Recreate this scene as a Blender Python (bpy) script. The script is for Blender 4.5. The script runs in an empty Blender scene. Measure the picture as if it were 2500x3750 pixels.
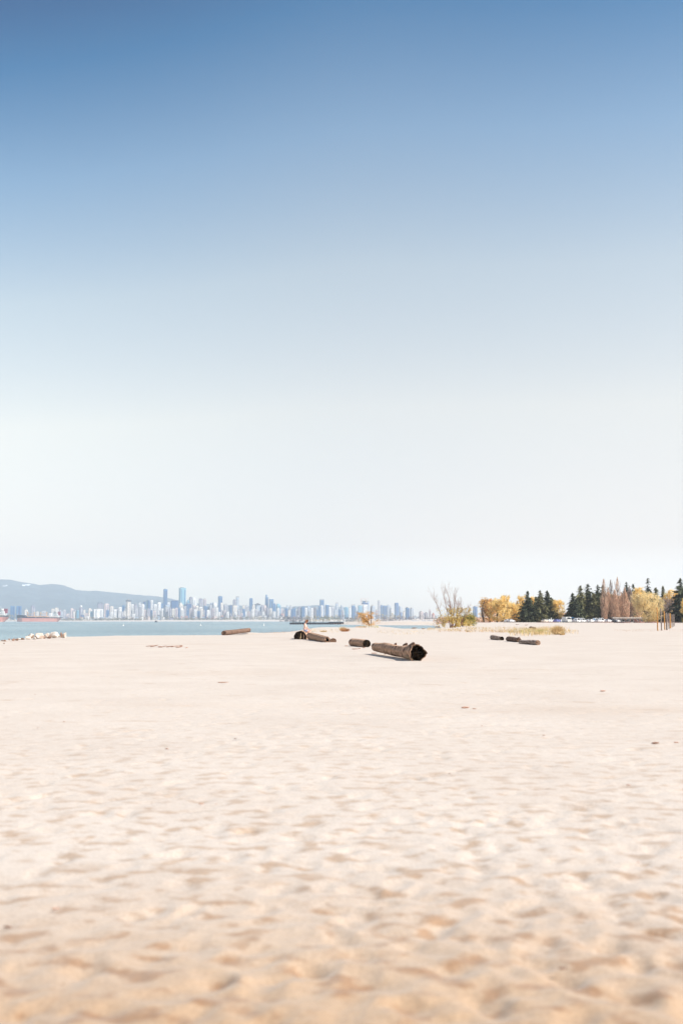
import bpy, math, random
import numpy as np
from mathutils import Vector, Matrix

# ------------------------------------------------------------------ camera, sky, sun, exposure
S = bpy.context.scene
COL = S.collection
F = 3646.0                      # focal length in photo pixels (35 mm lens, portrait frame)
HY = 2274.0                     # horizon row
PITCH = math.atan((HY - 1875) / F)
EYE = 1.6
CX, CY = 1250.0, 1875.0
cam = bpy.data.objects.new('camera', bpy.data.cameras.new('camera'))
COL.objects.link(cam)
S.camera = cam
cam.data.sensor_fit = 'VERTICAL'
cam.data.sensor_height = 36.0
cam.data.lens = 35.0
cam.data.clip_start = 0.1
cam.data.clip_end = 60000
cam.location = (0, 0, EYE)
cam.rotation_euler = (math.radians(90) + PITCH, 0, 0)
cam.data.dof.use_dof = True
cam.data.dof.focus_distance = 60.0
cam.data.dof.aperture_fstop = 1.4

SUN_EL, SUN_AZ = 46.0, 112.0
world = bpy.data.worlds.new('World')
S.world = world
world.use_nodes = True
wn, wl = world.node_tree.nodes, world.node_tree.links
sky = wn.new('ShaderNodeTexSky')
sky.sky_type = 'NISHITA'
sky.sun_disc = False
sky.sun_elevation = math.radians(SUN_EL)
sky.sun_rotation = math.radians(SUN_AZ)
tc = wn.new('ShaderNodeTexCoord')
sep = wn.new('ShaderNodeSeparateXYZ')
wl.new(tc.outputs['Generated'], sep.inputs[0])
ma = wn.new('ShaderNodeMath'); ma.operation = 'MULTIPLY'; ma.inputs[1].default_value = -0.55
mb_ = wn.new('ShaderNodeMath'); mb_.operation = 'MULTIPLY'; mb_.inputs[1].default_value = 0.12
wl.new(sep.outputs[0], ma.inputs[0]); wl.new(sep.outputs[0], mb_.inputs[0])
mc = wn.new('ShaderNodeMath'); mc.operation = 'SMOOTH_MAX'; mc.inputs[2].default_value = 0.08
wl.new(ma.outputs[0], mc.inputs[0]); wl.new(mb_.outputs[0], mc.inputs[1])
m1 = wn.new('ShaderNodeMath'); m1.operation = 'ADD'; m1.inputs[1].default_value = 0.98
wl.new(mc.outputs[0], m1.inputs[0])
m2 = wn.new('ShaderNodeMath'); m2.operation = 'MULTIPLY'
wl.new(sep.outputs[2], m2.inputs[0]); wl.new(m1.outputs[0], m2.inputs[1])
ramp = wn.new('ShaderNodeValToRGB')
SKY_TINT = [(0.0, (1.20, 1.12, 1.14)), (0.075, (1.08, .80, .71)), (0.21, (1.74, 1.21, .84)), (0.34, (1.60, 1.25, .91)),
            (0.454, (.90, .98, .90)), (0.55, (.22, .56, .70)), (0.63, (.02, .22, .42)), (1.0, (.02, .20, .38))]
el = ramp.color_ramp.elements
while len(el) < len(SKY_TINT):
    el.new(0.5)
for e, (p, c) in zip(el, SKY_TINT):
    e.position = p; e.color = (c[0] / 2, c[1] / 2, c[2] / 2, 1)
wl.new(m2.outputs[0], ramp.inputs[0])
mul = wn.new('ShaderNodeMixRGB'); mul.blend_type = 'MULTIPLY'; mul.inputs[0].default_value = 1.0
wl.new(sky.outputs[0], mul.inputs[1]); wl.new(ramp.outputs[0], mul.inputs[2])
bg = wn['Background']
bg.inputs[1].default_value = 0.15
boost = wn.new('ShaderNodeMixRGB'); boost.blend_type = 'MULTIPLY'; boost.inputs[0].default_value = 1.0
boost.inputs[2].default_value = (1.33, 1.33, 1.33, 1)
wl.new(mul.outputs[0], boost.inputs[1]); wl.new(boost.outputs[0], bg.inputs[0])

sun = bpy.data.objects.new('sun', bpy.data.lights.new('sun', 'SUN'))
COL.objects.link(sun)
sun.data.energy = 3.7
sun.data.angle = math.radians(0.53)
sun.data.color = (1.0, 0.95, 0.88)
_a, _e = math.radians(SUN_AZ), math.radians(SUN_EL)
SUND = Vector((math.sin(_a) * math.cos(_e), math.cos(_a) * math.cos(_e), math.sin(_e)))
sun.rotation_euler = (-SUND).to_track_quat('-Z', 'Y').to_euler()

S.view_settings.view_transform = 'Standard'
S.view_settings.look = 'None'
S.view_settings.gamma = 1.0
S.view_settings.exposure = 1.0
S.render.engine = 'CYCLES'
S.cycles.max_bounces = 6
S.cycles.transparent_max_bounces = 8
S.cycles.volume_bounces = 1

# ------------------------------------------------------------------ helpers
sP, cP = math.sin(PITCH), math.cos(PITCH)

def ray(px, py):
    xc, yc = (px - CX) / F, (CY - py) / F
    return Vector((xc, cP - yc * sP, sP + yc * cP))

def at(px, py, Y):
    """the point at distance Y ahead of the camera seen at photo pixel (px, py)"""
    d = ray(px, py)
    return Vector((0, 0, EYE)) + d * (Y / d.y)

def onz(px, py, z=0.0):
    d = ray(px, py)
    return Vector((0, 0, EYE)) + d * ((z - EYE) / d.z)

def tag(o, label=None, cat=None, group=None, kind=None):
    if label: o['label'] = label
    if cat: o['category'] = cat
    if group: o['group'] = group
    if kind: o['kind'] = kind
    return o

def empty(name, loc, label, cat, group=None, rz=0):
    o = bpy.data.objects.new(name, None)
    COL.objects.link(o)
    o.location = loc
    o.rotation_euler = (0, 0, rz)
    o.empty_display_size = 0.2
    return tag(o, label, cat, group)

class MB:
    """collects shapes for ONE mesh object"""
    def __init__(s):
        s.v, s.f, s.n = [], [], 0
    def add(s, vs, fs):
        s.v.append(np.asarray(vs, float).reshape(-1, 3))
        for f in fs: s.f.append([i + s.n for i in f])
        s.n += len(s.v[-1]); return s
    def box(s, c, d, rz=0.0, taper=1.0):
        x, y, z = d[0] / 2, d[1] / 2, d[2] / 2
        vs = []
        for sz, t in ((-1, 1.0), (1, taper)):
            for sx, sy in ((-1, -1), (1, -1), (1, 1), (-1, 1)):
                vs.append((sx * x * t, sy * y * t, sz * z))
        vs = np.array(vs)
        ca, sa = math.cos(rz), math.sin(rz)
        vs = np.stack([vs[:, 0] * ca - vs[:, 1] * sa + c[0], vs[:, 0] * sa + vs[:, 1] * ca + c[1], vs[:, 2] + c[2]], 1)
        return s.add(vs, [(3, 2, 1, 0), (4, 5, 6, 7), (0, 1, 5, 4), (1, 2, 6, 5), (2, 3, 7, 6), (3, 0, 4, 7)])
    def prism(s, poly, z0, z1):
        n = len(poly)
        vs = [(p[0], p[1], z0) for p in poly] + [(p[0], p[1], z1) for p in poly]
        fs = [tuple(range(n))[::-1], tuple(range(n, 2 * n))]
        for i in range(n):
            j = (i + 1) % n
            fs.append((i, j, n + j, n + i))
        return s.add(vs, fs)
    def tube(s, pts, rad, sides=6, caps=True):
        pts = [Vector(p) for p in pts]
        vs = []
        for i, p in enumerate(pts):
            t = (pts[min(i + 1, len(pts) - 1)] - pts[max(i - 1, 0)]).normalized()
            a = t.orthogonal().normalized() if i == 0 else (a - t * a.dot(t)).normalized()
            b = t.cross(a)
            r = rad[i] if hasattr(rad, '__len__') else rad
            for k in range(sides):
                an = 2 * math.pi * k / sides
                vs.append(p + (a * math.cos(an) + b * math.sin(an)) * r)
        fs = []
        for i in range(len(pts) - 1):
            for k in range(sides):
                k2 = (k + 1) % sides
                fs.append((i * sides + k, i * sides + k2, (i + 1) * sides + k2, (i + 1) * sides + k))
        if caps:
            fs.append(tuple(range(sides))[::-1]); fs.append(tuple(range((len(pts) - 1) * sides, len(pts) * sides)))
        return s.add([tuple(v) for v in vs], fs)
    def quads(s, centers, u, w):
        """many loose quads: centre, half-vector u, half-vector w"""
        c, u, w = (np.asarray(q, float) for q in (centers, u, w))
        n = len(c)
        vs = np.stack([c - u, c + w * .6 - u * .2, c + u, c - w * .6 + u * .2], 1).reshape(-1, 3)
        return s.add(vs, np.arange(4 * n).reshape(-1, 4).tolist())
    def build(s, name, mat, parent=None, smooth=False, origin=None):
        vs = np.concatenate(s.v) if s.v else np.zeros((0, 3))
        if origin is not None: vs = vs - np.array(origin)
        me = bpy.data.meshes.new(name)
        me.from_pydata(vs.tolist(), [], s.f)
        me.materials.append(mat)
        if smooth:
            me.polygons.foreach_set('use_smooth', [True] * len(me.polygons))
        me.update()
        o = bpy.data.objects.new(name, me)
        COL.objects.link(o)
        if origin is not None: o.location = origin
        if parent is not None: o.parent = parent
        return o

def hash2(ix, iy, seed):
    h = (ix.astype(np.int64) * 374761393 + iy.astype(np.int64) * 668265263 + seed * 974634777) & 0x7fffffff
    h = ((h ^ (h >> 13)) * 1274126177) & 0x7fffffff
    h = h ^ (h >> 16)
    return (h & 0xffff) / 65535.0

def vnoise(x, y, seed=0):
    x = np.asarray(x, float); y = np.asarray(y, float)
    ix, iy = np.floor(x), np.floor(y)
    fx, fy = x - ix, y - iy
    fx, fy = fx * fx * (3 - 2 * fx), fy * fy * (3 - 2 * fy)
    a, b = hash2(ix, iy, seed), hash2(ix + 1, iy, seed)
    c, d = hash2(ix, iy + 1, seed), hash2(ix + 1, iy + 1, seed)
    return (a * (1 - fx) + b * fx) * (1 - fy) + (c * (1 - fx) + d * fx) * fy - .5

def ss(a, b, x):
    t = np.clip((np.asarray(x, float) - a) / (b - a), 0, 1)
    return t * t * (3 - 2 * t)

# ------------------------------------------------------------------ materials
def mat(name, col, rough=.9, col2=None, scale=1.0, bump=0.0, bscale=None, detail=4.0, spec=.3, island=0.0, trans=0.0, stretch=None, coord='Object', lo=.35, hi=.65):
    m = bpy.data.materials.new(name)
    m.use_nodes = True
    n, l = m.node_tree.nodes, m.node_tree.links
    b = n['Principled BSDF']
    b.inputs['Roughness'].default_value = rough
    b.inputs['Specular IOR Level'].default_value = spec
    b.inputs['Base Color'].default_value = (*col, 1)
    tcn = n.new('ShaderNodeTexCoord')
    src = tcn.outputs[coord]
    if stretch:
        mp = n.new('ShaderNodeMapping'); mp.inputs['Scale'].default_value = stretch
        l.new(src, mp.inputs[0]); src = mp.outputs[0]
    out = None
    if col2:
        t = n.new('ShaderNodeTexNoise'); t.inputs['Scale'].default_value = scale; t.inputs['Detail'].default_value = detail
        l.new(src, t.inputs['Vector'])
        r = n.new('ShaderNodeValToRGB')
        r.color_ramp.elements[0].position = lo; r.color_ramp.elements[0].color = (*col, 1)
        r.color_ramp.elements[1].position = hi; r.color_ramp.elements[1].color = (*col2, 1)
        l.new(t.outputs[0], r.inputs[0])
        out = r.outputs[0]
    if island:
        g = n.new('ShaderNodeNewGeometry')
        mr = n.new('ShaderNodeMapRange'); mr.inputs[3].default_value = 1 - island; mr.inputs[4].default_value = 1 + island
        l.new(g.outputs['Random Per Island'], mr.inputs[0])
        mx = n.new('ShaderNodeMixRGB'); mx.blend_type = 'MULTIPLY'; mx.inputs[0].default_value = 1
        if out: l.new(out, mx.inputs[1])
        else: mx.inputs[1].default_value = (*col, 1)
        l.new(mr.outputs[0], mx.inputs[2]); out = mx.outputs[0]
    if out: l.new(out, b.inputs['Base Color'])
    if bump:
        t2 = n.new('ShaderNodeTexNoise'); t2.inputs['Scale'].default_value = bscale or scale * 3; t2.inputs['Detail'].default_value = 6
        l.new(src, t2.inputs['Vector'])
        bm_ = n.new('ShaderNodeBump'); bm_.inputs['Strength'].default_value = 1.0; bm_.inputs['Distance'].default_value = bump
        l.new(t2.outputs[0], bm_.inputs['Height']); l.new(bm_.outputs[0], b.inputs['Normal'])
    if trans:
        tr = n.new('ShaderNodeBsdfTranslucent')
        if out: l.new(out, tr.inputs[0])
        else: tr.inputs[0].default_value = (*col, 1)
        mxs = n.new('ShaderNodeMixShader'); mxs.inputs[0].default_value = trans
        l.new(b.outputs[0], mxs.inputs[1]); l.new(tr.outputs[0], mxs.inputs[2])
        l.new(mxs.outputs[0], n['Material Output'].inputs[0])
    return m

M = {}
def sand_material():
    m = bpy.data.materials.new('dry_beach_sand')
    m.use_nodes = True
    n, l = m.node_tree.nodes, m.node_tree.links
    b = n['Principled BSDF']
    b.inputs['Roughness'].default_value = .95
    b.inputs['Specular IOR Level'].default_value = .25
    b.inputs['Sheen Weight'].default_value = .25
    b.inputs['Sheen Roughness'].default_value = .6
    b.inputs['Sheen Tint'].default_value = (1, .97, .93, 1)
    t = n.new('ShaderNodeTexCoord')
    def noise(sc, det, seedoff=0, stretch=None):
        mp = n.new('ShaderNodeMapping'); mp.inputs['Location'].default_value = (seedoff, seedoff * .7, 0)
        if stretch: mp.inputs['Scale'].default_value = stretch
        l.new(t.outputs['Object'], mp.inputs[0])
        q = n.new('ShaderNodeTexNoise'); q.inputs['Scale'].default_value = sc; q.inputs['Detail'].default_value = det
        l.new(mp.outputs[0], q.inputs['Vector']); return q.outputs[0]
    def rmp(src, p0, c0, p1, c1):
        r = n.new('ShaderNodeValToRGB')
        r.color_ramp.elements[0].position = p0; r.color_ramp.elements[0].color = (*c0, 1)
        r.color_ramp.elements[1].position = p1; r.color_ramp.elements[1].color = (*c1, 1)
        l.new(src, r.inputs[0]); return r.outputs[0]
    def mixm(a, bb):
        x = n.new('ShaderNodeMixRGB'); x.blend_type = 'MULTIPLY'; x.inputs[0].default_value = 1
        l.new(a, x.inputs[1]); l.new(bb, x.inputs[2]); return x.outputs[0]
    base = rmp(noise(.35, 5), .3, (.50, .42, .353), .7, (.56, .485, .418))
    grain = rmp(noise(9, 6, 11), .25, (.92, .89, .86), .75, (1.03, 1.03, 1.03))
    hollow_shade = rmp(noise(1.1, 6, 31, (1, 1.6, 1)), .60, (1, 1, 1), .70, (.86, .78, .70))  # darker patches painted in for the shade of small hollows
    grit = rmp(noise(60, 3, 5), .35, (.86, .84, .82), .6, (1.05, 1.05, 1.05))
    band = rmp(noise(.05, 5, 77, (1, 3.0, 1)), .58, (1, 1, 1), .72, (.92, .86, .80))
    tan_shade = rmp(noise(5.5, 3, 55, (.8, 1.1, 1)), .52, (1, 1, 1), .64, (.68, .53, .39))  # warm shadow tone of dimples painted as scattered tan spots
    c = mixm(mixm(mixm(mixm(base, grain), hollow_shade), grit), band)
    # lens vignette painted into the sand as browner colour near the camera
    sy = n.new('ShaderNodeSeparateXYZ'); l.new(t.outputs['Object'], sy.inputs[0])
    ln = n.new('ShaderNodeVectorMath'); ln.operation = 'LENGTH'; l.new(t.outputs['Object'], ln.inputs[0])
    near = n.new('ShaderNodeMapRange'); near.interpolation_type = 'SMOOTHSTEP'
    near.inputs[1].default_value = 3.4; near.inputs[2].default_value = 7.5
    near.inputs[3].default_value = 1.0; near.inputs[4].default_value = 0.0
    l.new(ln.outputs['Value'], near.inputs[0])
    vignette_tint = n.new('ShaderNodeMixRGB'); vignette_tint.blend_type = 'MULTIPLY'; vignette_tint.inputs[2].default_value = (.74, .55, .35, 1)
    l.new(near.outputs[0], vignette_tint.inputs[0]); l.new(c, vignette_tint.inputs[1])
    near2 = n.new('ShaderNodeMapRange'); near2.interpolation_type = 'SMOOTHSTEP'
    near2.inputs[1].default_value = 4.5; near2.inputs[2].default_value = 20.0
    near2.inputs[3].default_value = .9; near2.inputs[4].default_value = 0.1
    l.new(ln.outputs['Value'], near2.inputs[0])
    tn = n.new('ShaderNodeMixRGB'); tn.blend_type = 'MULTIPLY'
    l.new(near2.outputs[0], tn.inputs[0]); l.new(vignette_tint.outputs[0], tn.inputs[1]); l.new(tan_shade, tn.inputs[2])
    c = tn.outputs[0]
    l.new(c, b.inputs['Base Color'])
    bp = n.new('ShaderNodeBump'); bp.inputs['Strength'].default_value = .7; bp.inputs['Distance'].default_value = .012
    l.new(noise(14, 8, 3), bp.inputs['Height'])
    bp2 = n.new('ShaderNodeBump'); bp2.inputs['Strength'].default_value = .7; bp2.inputs['Distance'].default_value = .03
    l.new(noise(2.2, 5, 9), bp2.inputs['Height']); l.new(bp.outputs[0], bp2.inputs['Normal'])
    l.new(bp2.outputs[0], b.inputs['Normal'])
    return m
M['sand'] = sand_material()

def water_material():
    m = bpy.data.materials.new('sea_water')
    m.use_nodes = True
    n, l = m.node_tree.nodes, m.node_tree.links
    b = n['Principled BSDF']
    b.inputs['Roughness'].default_value = .22
    b.inputs['IOR'].default_value = 1.333
    t = n.new('ShaderNodeTexCoord')
    mp = n.new('ShaderNodeMapping'); mp.inputs['Scale'].default_value = (1, .5, 1); mp.inputs['Rotation'].default_value = (0, 0, .3)
    l.new(t.outputs['Object'], mp.inputs[0])
    a = n.new('ShaderNodeTexNoise'); a.inputs['Scale'].default_value = .55; a.inputs['Detail'].default_value = 6
    l.new(mp.outputs[0], a.inputs['Vector'])
    bp = n.new('ShaderNodeBump'); bp.inputs['Strength'].default_value = 1; bp.inputs['Distance'].default_value = 1.6
    l.new(a.outputs[0], bp.inputs['Height']); l.new(bp.outputs[0], b.inputs['Normal'])
    c = n.new('ShaderNodeTexNoise'); c.inputs['Scale'].default_value = .012; c.inputs['Detail'].default_value = 6
    l.new(mp.outputs[0], c.inputs['Vector'])
    r = n.new('ShaderNodeValToRGB')
    r.color_ramp.elements[0].position = .35; r.color_ramp.elements[0].color = (.10, .185, .22, 1)
    r.color_ramp.elements[1].position = .65; r.color_ramp.elements[1].color = (.20, .30, .325, 1)
    l.new(c.outputs[0], r.inputs[0]); l.new(r.outputs[0], b.inputs['Base Color'])
    return m
M['water'] = water_material()

def facade(name, wall, glass, sx=3.4, sz=3.1, frac=.45):
    """walls with rows of windows, drawn procedurally in the building's own space"""
    m = bpy.data.materials.new(name)
    m.use_nodes = True
    n, l = m.node_tree.nodes, m.node_tree.links
    b = n['Principled BSDF']
    t = n.new('ShaderNodeTexCoord')
    s3 = n.new('ShaderNodeSeparateXYZ'); l.new(t.outputs['Object'], s3.inputs[0])
    ad = n.new('ShaderNodeMath'); ad.operation = 'ADD'; l.new(s3.outputs[0], ad.inputs[0]); l.new(s3.outputs[1], ad.inputs[1])
    def cell(src, size, f):
        d = n.new('ShaderNodeMath'); d.operation = 'DIVIDE'; d.inputs[1].default_value = size; l.new(src, d.inputs[0])
        q = n.new('ShaderNodeMath'); q.operation = 'FRACT'; l.new(d.outputs[0], q.inputs[0])
        g = n.new('ShaderNodeMath'); g.operation = 'LESS_THAN'; g.inputs[1].default_value = f; l.new(q.outputs[0], g.inputs[0])
        return g.outputs[0]
    mu = n.new('ShaderNodeMath'); mu.operation = 'MULTIPLY'
    l.new(cell(ad.outputs[0], sx, .72), mu.inputs[0]); l.new(cell(s3.outputs[2], sz, frac), mu.inputs[1])
    ns = n.new('ShaderNodeTexNoise'); ns.inputs['Scale'].default_value = .06; ns.inputs['Detail'].default_value = 3
    l.new(t.outputs['Object'], ns.inputs['Vector'])
    rr = n.new('ShaderNodeValToRGB')
    rr.color_ramp.elements[0].position = .3; rr.color_ramp.elements[0].color = (*[w * .82 for w in wall], 1)
    rr.color_ramp.elements[1].position = .7; rr.color_ramp.elements[1].color = (*[min(1, w * 1.12) for w in wall], 1)
    l.new(ns.outputs[0], rr.inputs[0])
    mx = n.new('ShaderNodeMixRGB'); l.new(mu.outputs[0], mx.inputs[0]); l.new(rr.outputs[0], mx.inputs[1])
    mx.inputs[2].default_value = (*glass, 1)
    l.new(mx.outputs[0], b.inputs['Base Color'])
    mr = n.new('ShaderNodeMapRange'); mr.inputs[3].default_value = .8; mr.inputs[4].default_value = .25
    l.new(mu.outputs[0], mr.inputs[0]); l.new(mr.outputs[0], b.inputs['Roughness'])
    return m
GL = (.16, .20, .26)
FAC = {
 'C': (facade('cream_facade', (.78, .69, .58), GL, frac=.35), 'cream'),
 'W': (facade('white_facade', (.86, .84, .81), (.34, .38, .42), frac=.33), 'white'),
 'G': (facade('grey_facade', (.56, .56, .56), GL, frac=.4), 'grey'),
 'P': (facade('pinkish_facade', (.70, .56, .51), GL, frac=.36), 'pinkish'),
 'M': (facade('mauve_facade', (.30, .28, .36), (.08, .09, .16), frac=.5), 'mauve'),
 'B': (facade('blue_glass_facade', (.09, .21, .38), (.04, .14, .30), frac=.7), 'blue'),
 'D': (facade('dark_blue_facade', (.03, .09, .24), (.01, .04, .17), frac=.7), 'navy'),
 'T': (facade('teal_glass_facade', (.26, .46, .54), (.12, .32, .42), frac=.7), 'teal'),
 'S': (facade('steel_grey_facade', (.46, .53, .62), (.18, .26, .36), frac=.5), 'bluish'),
 'R': (facade('brick_red_facade', (.48, .22, .18), GL, frac=.35), 'red'),
}
M['roof'] = mat('roof_gravel', (.22, .21, .21), .9, (.3, .29, .28), .3)
M['roof_dark'] = mat('roof_dark_metal', (.05, .06, .10), .6, (.08, .08, .12), .3)
M['roof_red'] = mat('roof_red_tile', (.28, .10, .08), .8, (.35, .14, .1), .5)
M['white'] = mat('white_paint', (.78, .77, .74), .5, (.66, .65, .62), .8)
M['steel'] = mat('galvanised_steel', (.38, .38, .38), .5, (.3, .3, .3), 2)
M['crane_red'] = mat('faded_red_paint', (.45, .14, .10), .6, (.5, .18, .12), 1)
M['forest'] = mat('haze_blue_forest', (.02, .042, .06), 1, (.045, .07, .09), .004, spec=0, bump=30, bscale=.006)  # blue of the distant haze mixed into the forest colour
M['snow'] = mat('snow', (.85, .87, .9), .8, (.8, .83, .88), .01)

# ------------------------------------------------------------------ terrain
WL = -1.2
def P0(px, py): v = onz(px, py, 0); return (v.x, v.y)
def PD(px, Y): return ((px - CX) / F * Y, Y)
WATER = [(-14000, 10), (-600, 45), (-60, 68)] + [P0(a, b) for a, b in (
    (-120, 2354), (0, 2345), (80, 2338), (150, 2334), (240, 2332), (330, 2331), (430, 2328), (620, 2327), (820, 2326), (930, 2319), (1010, 2316),
    (1080, 2313), (1125, 2308), (1150, 2302), (1200, 2298), (1290, 2298), (1350, 2293), (1420, 2296), (1470, 2302), (1590, 2302), (1690, 2297))] + [
    PD(1745, 420), PD(1700, 560), PD(1640, 668), PD(1500, 668), PD(1410, 680), PD(1350, 760), PD(1290, 840), PD(1265, 900), PD(1300, 1100),
    PD(1480, 1500), PD(1560, 2300), PD(1400, 3600), PD(1290, 4500), PD(1060, 5150), PD(600, 5350), PD(0, 5450), PD(-1500, 6000), (-14000, 6500)]
WP = np.array(WATER)

def water_sd(x, y):
    """distance to the shoreline: positive in the water, negative on land"""
    x = np.asarray(x, float); y = np.asarray(y, float)
    best = np.full(x.shape, 1e18); inside = np.zeros(x.shape, bool)
    n = len(WP)
    for i in range(n):
        x0, y0 = WP[i]; x1, y1 = WP[(i + 1) % n]
        dx, dy = x1 - x0, y1 - y0
        t = np.clip(((x - x0) * dx + (y - y0) * dy) / (dx * dx + dy * dy), 0, 1)
        best = np.minimum(best, (x - x0 - t * dx) ** 2 + (y - y0 - t * dy) ** 2)
        if y0 != y1:
            c = (y0 > y) != (y1 > y)
            inside ^= c & (x < (x1 - x0) * (y - y0) / (y1 - y0) + x0)
    d = np.sqrt(best)
    return np.where(inside, d, -d)

BUMPS = []          # (x, y, radius, height): low sand mounds
def bump_at(px, Y, r, h): BUMPS.append((*PD(px, Y), r, h))
bump_at(914, 123, 2.2, .20)
bump_at(1350, 300, 6.5, .35)
bump_at(1180, 225, 9, .22)
bump_at(1650, 275, 9, .15)
bump_at(2040, 190, 6, .15)

def height(x, y):
    x = np.asarray(x, float); y = np.asarray(y, float)
    sd = water_sd(x, y)
    r = np.hypot(x, y)
    rise = .95 * ss(280, 450, y) * (1 - ss(1500, 2500, y)) - 1.15 * ss(1500, 2500, y)
    far = ss(1500, 2500, y)
    h = rise + np.where(sd > 0, -.14 * sd, 0)
    h = h + far * np.where(sd < 0, np.minimum(-sd * .045, 9.0) + np.clip(-sd - 300, 0, 2000) * .006, 0)
    und = .05 * vnoise(x / 5, y / 5, 1) + .10 * vnoise(x / 17, y / 17, 2) * (r > 5)
    h = h + und * (1 - ss(60, 160, r) * .8) * (1 - far)
    for bx, by, br, bh in BUMPS:
        h = h + bh * np.exp(-((x - bx) ** 2 + (y - by) ** 2) / (br * br))
    return np.maximum(h, -4.0)

def hz(x, y): return float(height(np.array([x]), np.array([y]))[0])
def ground(px, Y, dz=0.0):
    x, y = PD(px, Y)
    return Vector((x, y, hz(x, y) + dz))
_YS = np.geomspace(3, 1400, 2500)
def gp(px, py):
    """where the ray through the pixel meets the ground"""
    d = ray(px, py)
    xs, zs = d.x / d.y * _YS, EYE + d.z / d.y * _YS
    h = height(xs, _YS)
    k = np.argmax(h >= zs) if (h >= zs).any() else len(_YS) - 1
    return Vector((xs[k], _YS[k], h[k]))

def build_ground():
    radii = [0.25]
    while radii[-1] < 14000:
        r = radii[-1]
        k = .0055 if 3.2 < r < 45 else (.009 if 45 <= r < 900 else .03)
        if r < 3.2: k = .06
        radii.append(r * (1 + k))
    radii[-1] = 14000.0
    R = np.array(radii)
    fine = np.arange(-27, 27.001, .17)
    out1 = -np.arange(28, 180, 2.5)[::-1]; out2 = np.arange(28, 180, 2.5)
    A = np.radians(np.concatenate([out1, fine, out2]))
    RR, AA = np.meshgrid(R, A, indexing='ij')
    X, Y = RR * np.sin(AA), RR * np.cos(AA)
    Z = height(X, Y)
    # small lumps and hollows of trodden dry sand
    det = np.zeros_like(Z)
    for sc, am, sd in ((1.3, .006, 3), (.6, .003, 4), (.31, .003, 5), (.16, .0025, 6), (.085, .002, 7)):
        fade = 1 - ss(sc * 55, sc * 160, RR)
        det += am * vnoise(X / sc + 3.3 * sd, Y / sc * 1.15, sd) * 2 * .5 * fade
    # footprints
    rng = np.random.default_rng(12)
    n = 3600
    pr = np.exp(rng.uniform(math.log(2.6), math.log(48), n))
    pa = rng.uniform(-24, 24, n)
    logR, degA = np.log(R), np.degrees(A)
    for r0, a0 in zip(pr, pa):
        if vnoise(np.array([r0 * math.sin(math.radians(a0)) / 2.5]), np.array([r0 / 3.5]), 21)[0] + .18 < rng.uniform(-.5, .5) * .9: continue
        x0, y0 = r0 * math.sin(math.radians(a0)), r0 * math.cos(math.radians(a0))
        L, W = rng.uniform(.10, .17), rng.uniform(.05, .085)
        dep = rng.uniform(.004, .0135) * (1 + r0 / 20); th = rng.uniform(0, math.pi)
        i0, i1 = np.searchsorted(R, [r0 - .55, r0 + .55])
        da = math.degrees(.55 / r0)
        j0, j1 = np.searchsorted(degA, [a0 - da, a0 + da])
        dx, dy = X[i0:i1, j0:j1] - x0, Y[i0:i1, j0:j1] - y0
        u = (dx * math.cos(th) + dy * math.sin(th)) / L
        v = (-dx * math.sin(th) + dy * math.cos(th)) / W
        q = np.sqrt(u * u + v * v)
        det[i0:i1, j0:j1] += -dep * np.exp(-(q ** 3)) + dep * .10 * np.exp(-((q - 1.45) / .35) ** 2)
    Z = Z + det * (1 - ss(60, 110, RR)) * (Z > -.3)
    na, nr = len(A), len(R)
    verts = np.concatenate([np.stack([X, Y, Z], -1).reshape(-1, 3), [[0, 0, hz(0, .3)]]])
    i = np.arange(nr - 1)[:, None] * na; j = np.arange(na)[None, :]; j2 = (j + 1) % na
    q = np.stack([i + j, i + na + j, i + na + j2, i + j2], -1).reshape(-1, 4)
    faces = q.tolist() + [(len(verts) - 1, int(k), int((k + 1) % na)) for k in range(na)]
    me = bpy.data.meshes.new('beach_ground')
    me.from_pydata(verts.tolist(), [], faces)
    me.polygons.foreach_set('use_smooth', [True] * len(me.polygons))
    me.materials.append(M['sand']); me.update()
    o = bpy.data.objects.new('beach_ground', me); COL.objects.link(o)
    tag(o, 'pale dry sand beach dimpled with footprints', kind='structure')
    return X, Y, Z, R, A
build_ground()

sea = MB().add([(-15000, 20, WL), (9000, 20, WL), (9000, 6400, WL), (-15000, 6400, WL)], [(0, 1, 2, 3)]).build('sea_water', M['water'])
tag(sea, 'calm blue grey bay between the beach and the city', kind='structure')

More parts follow.
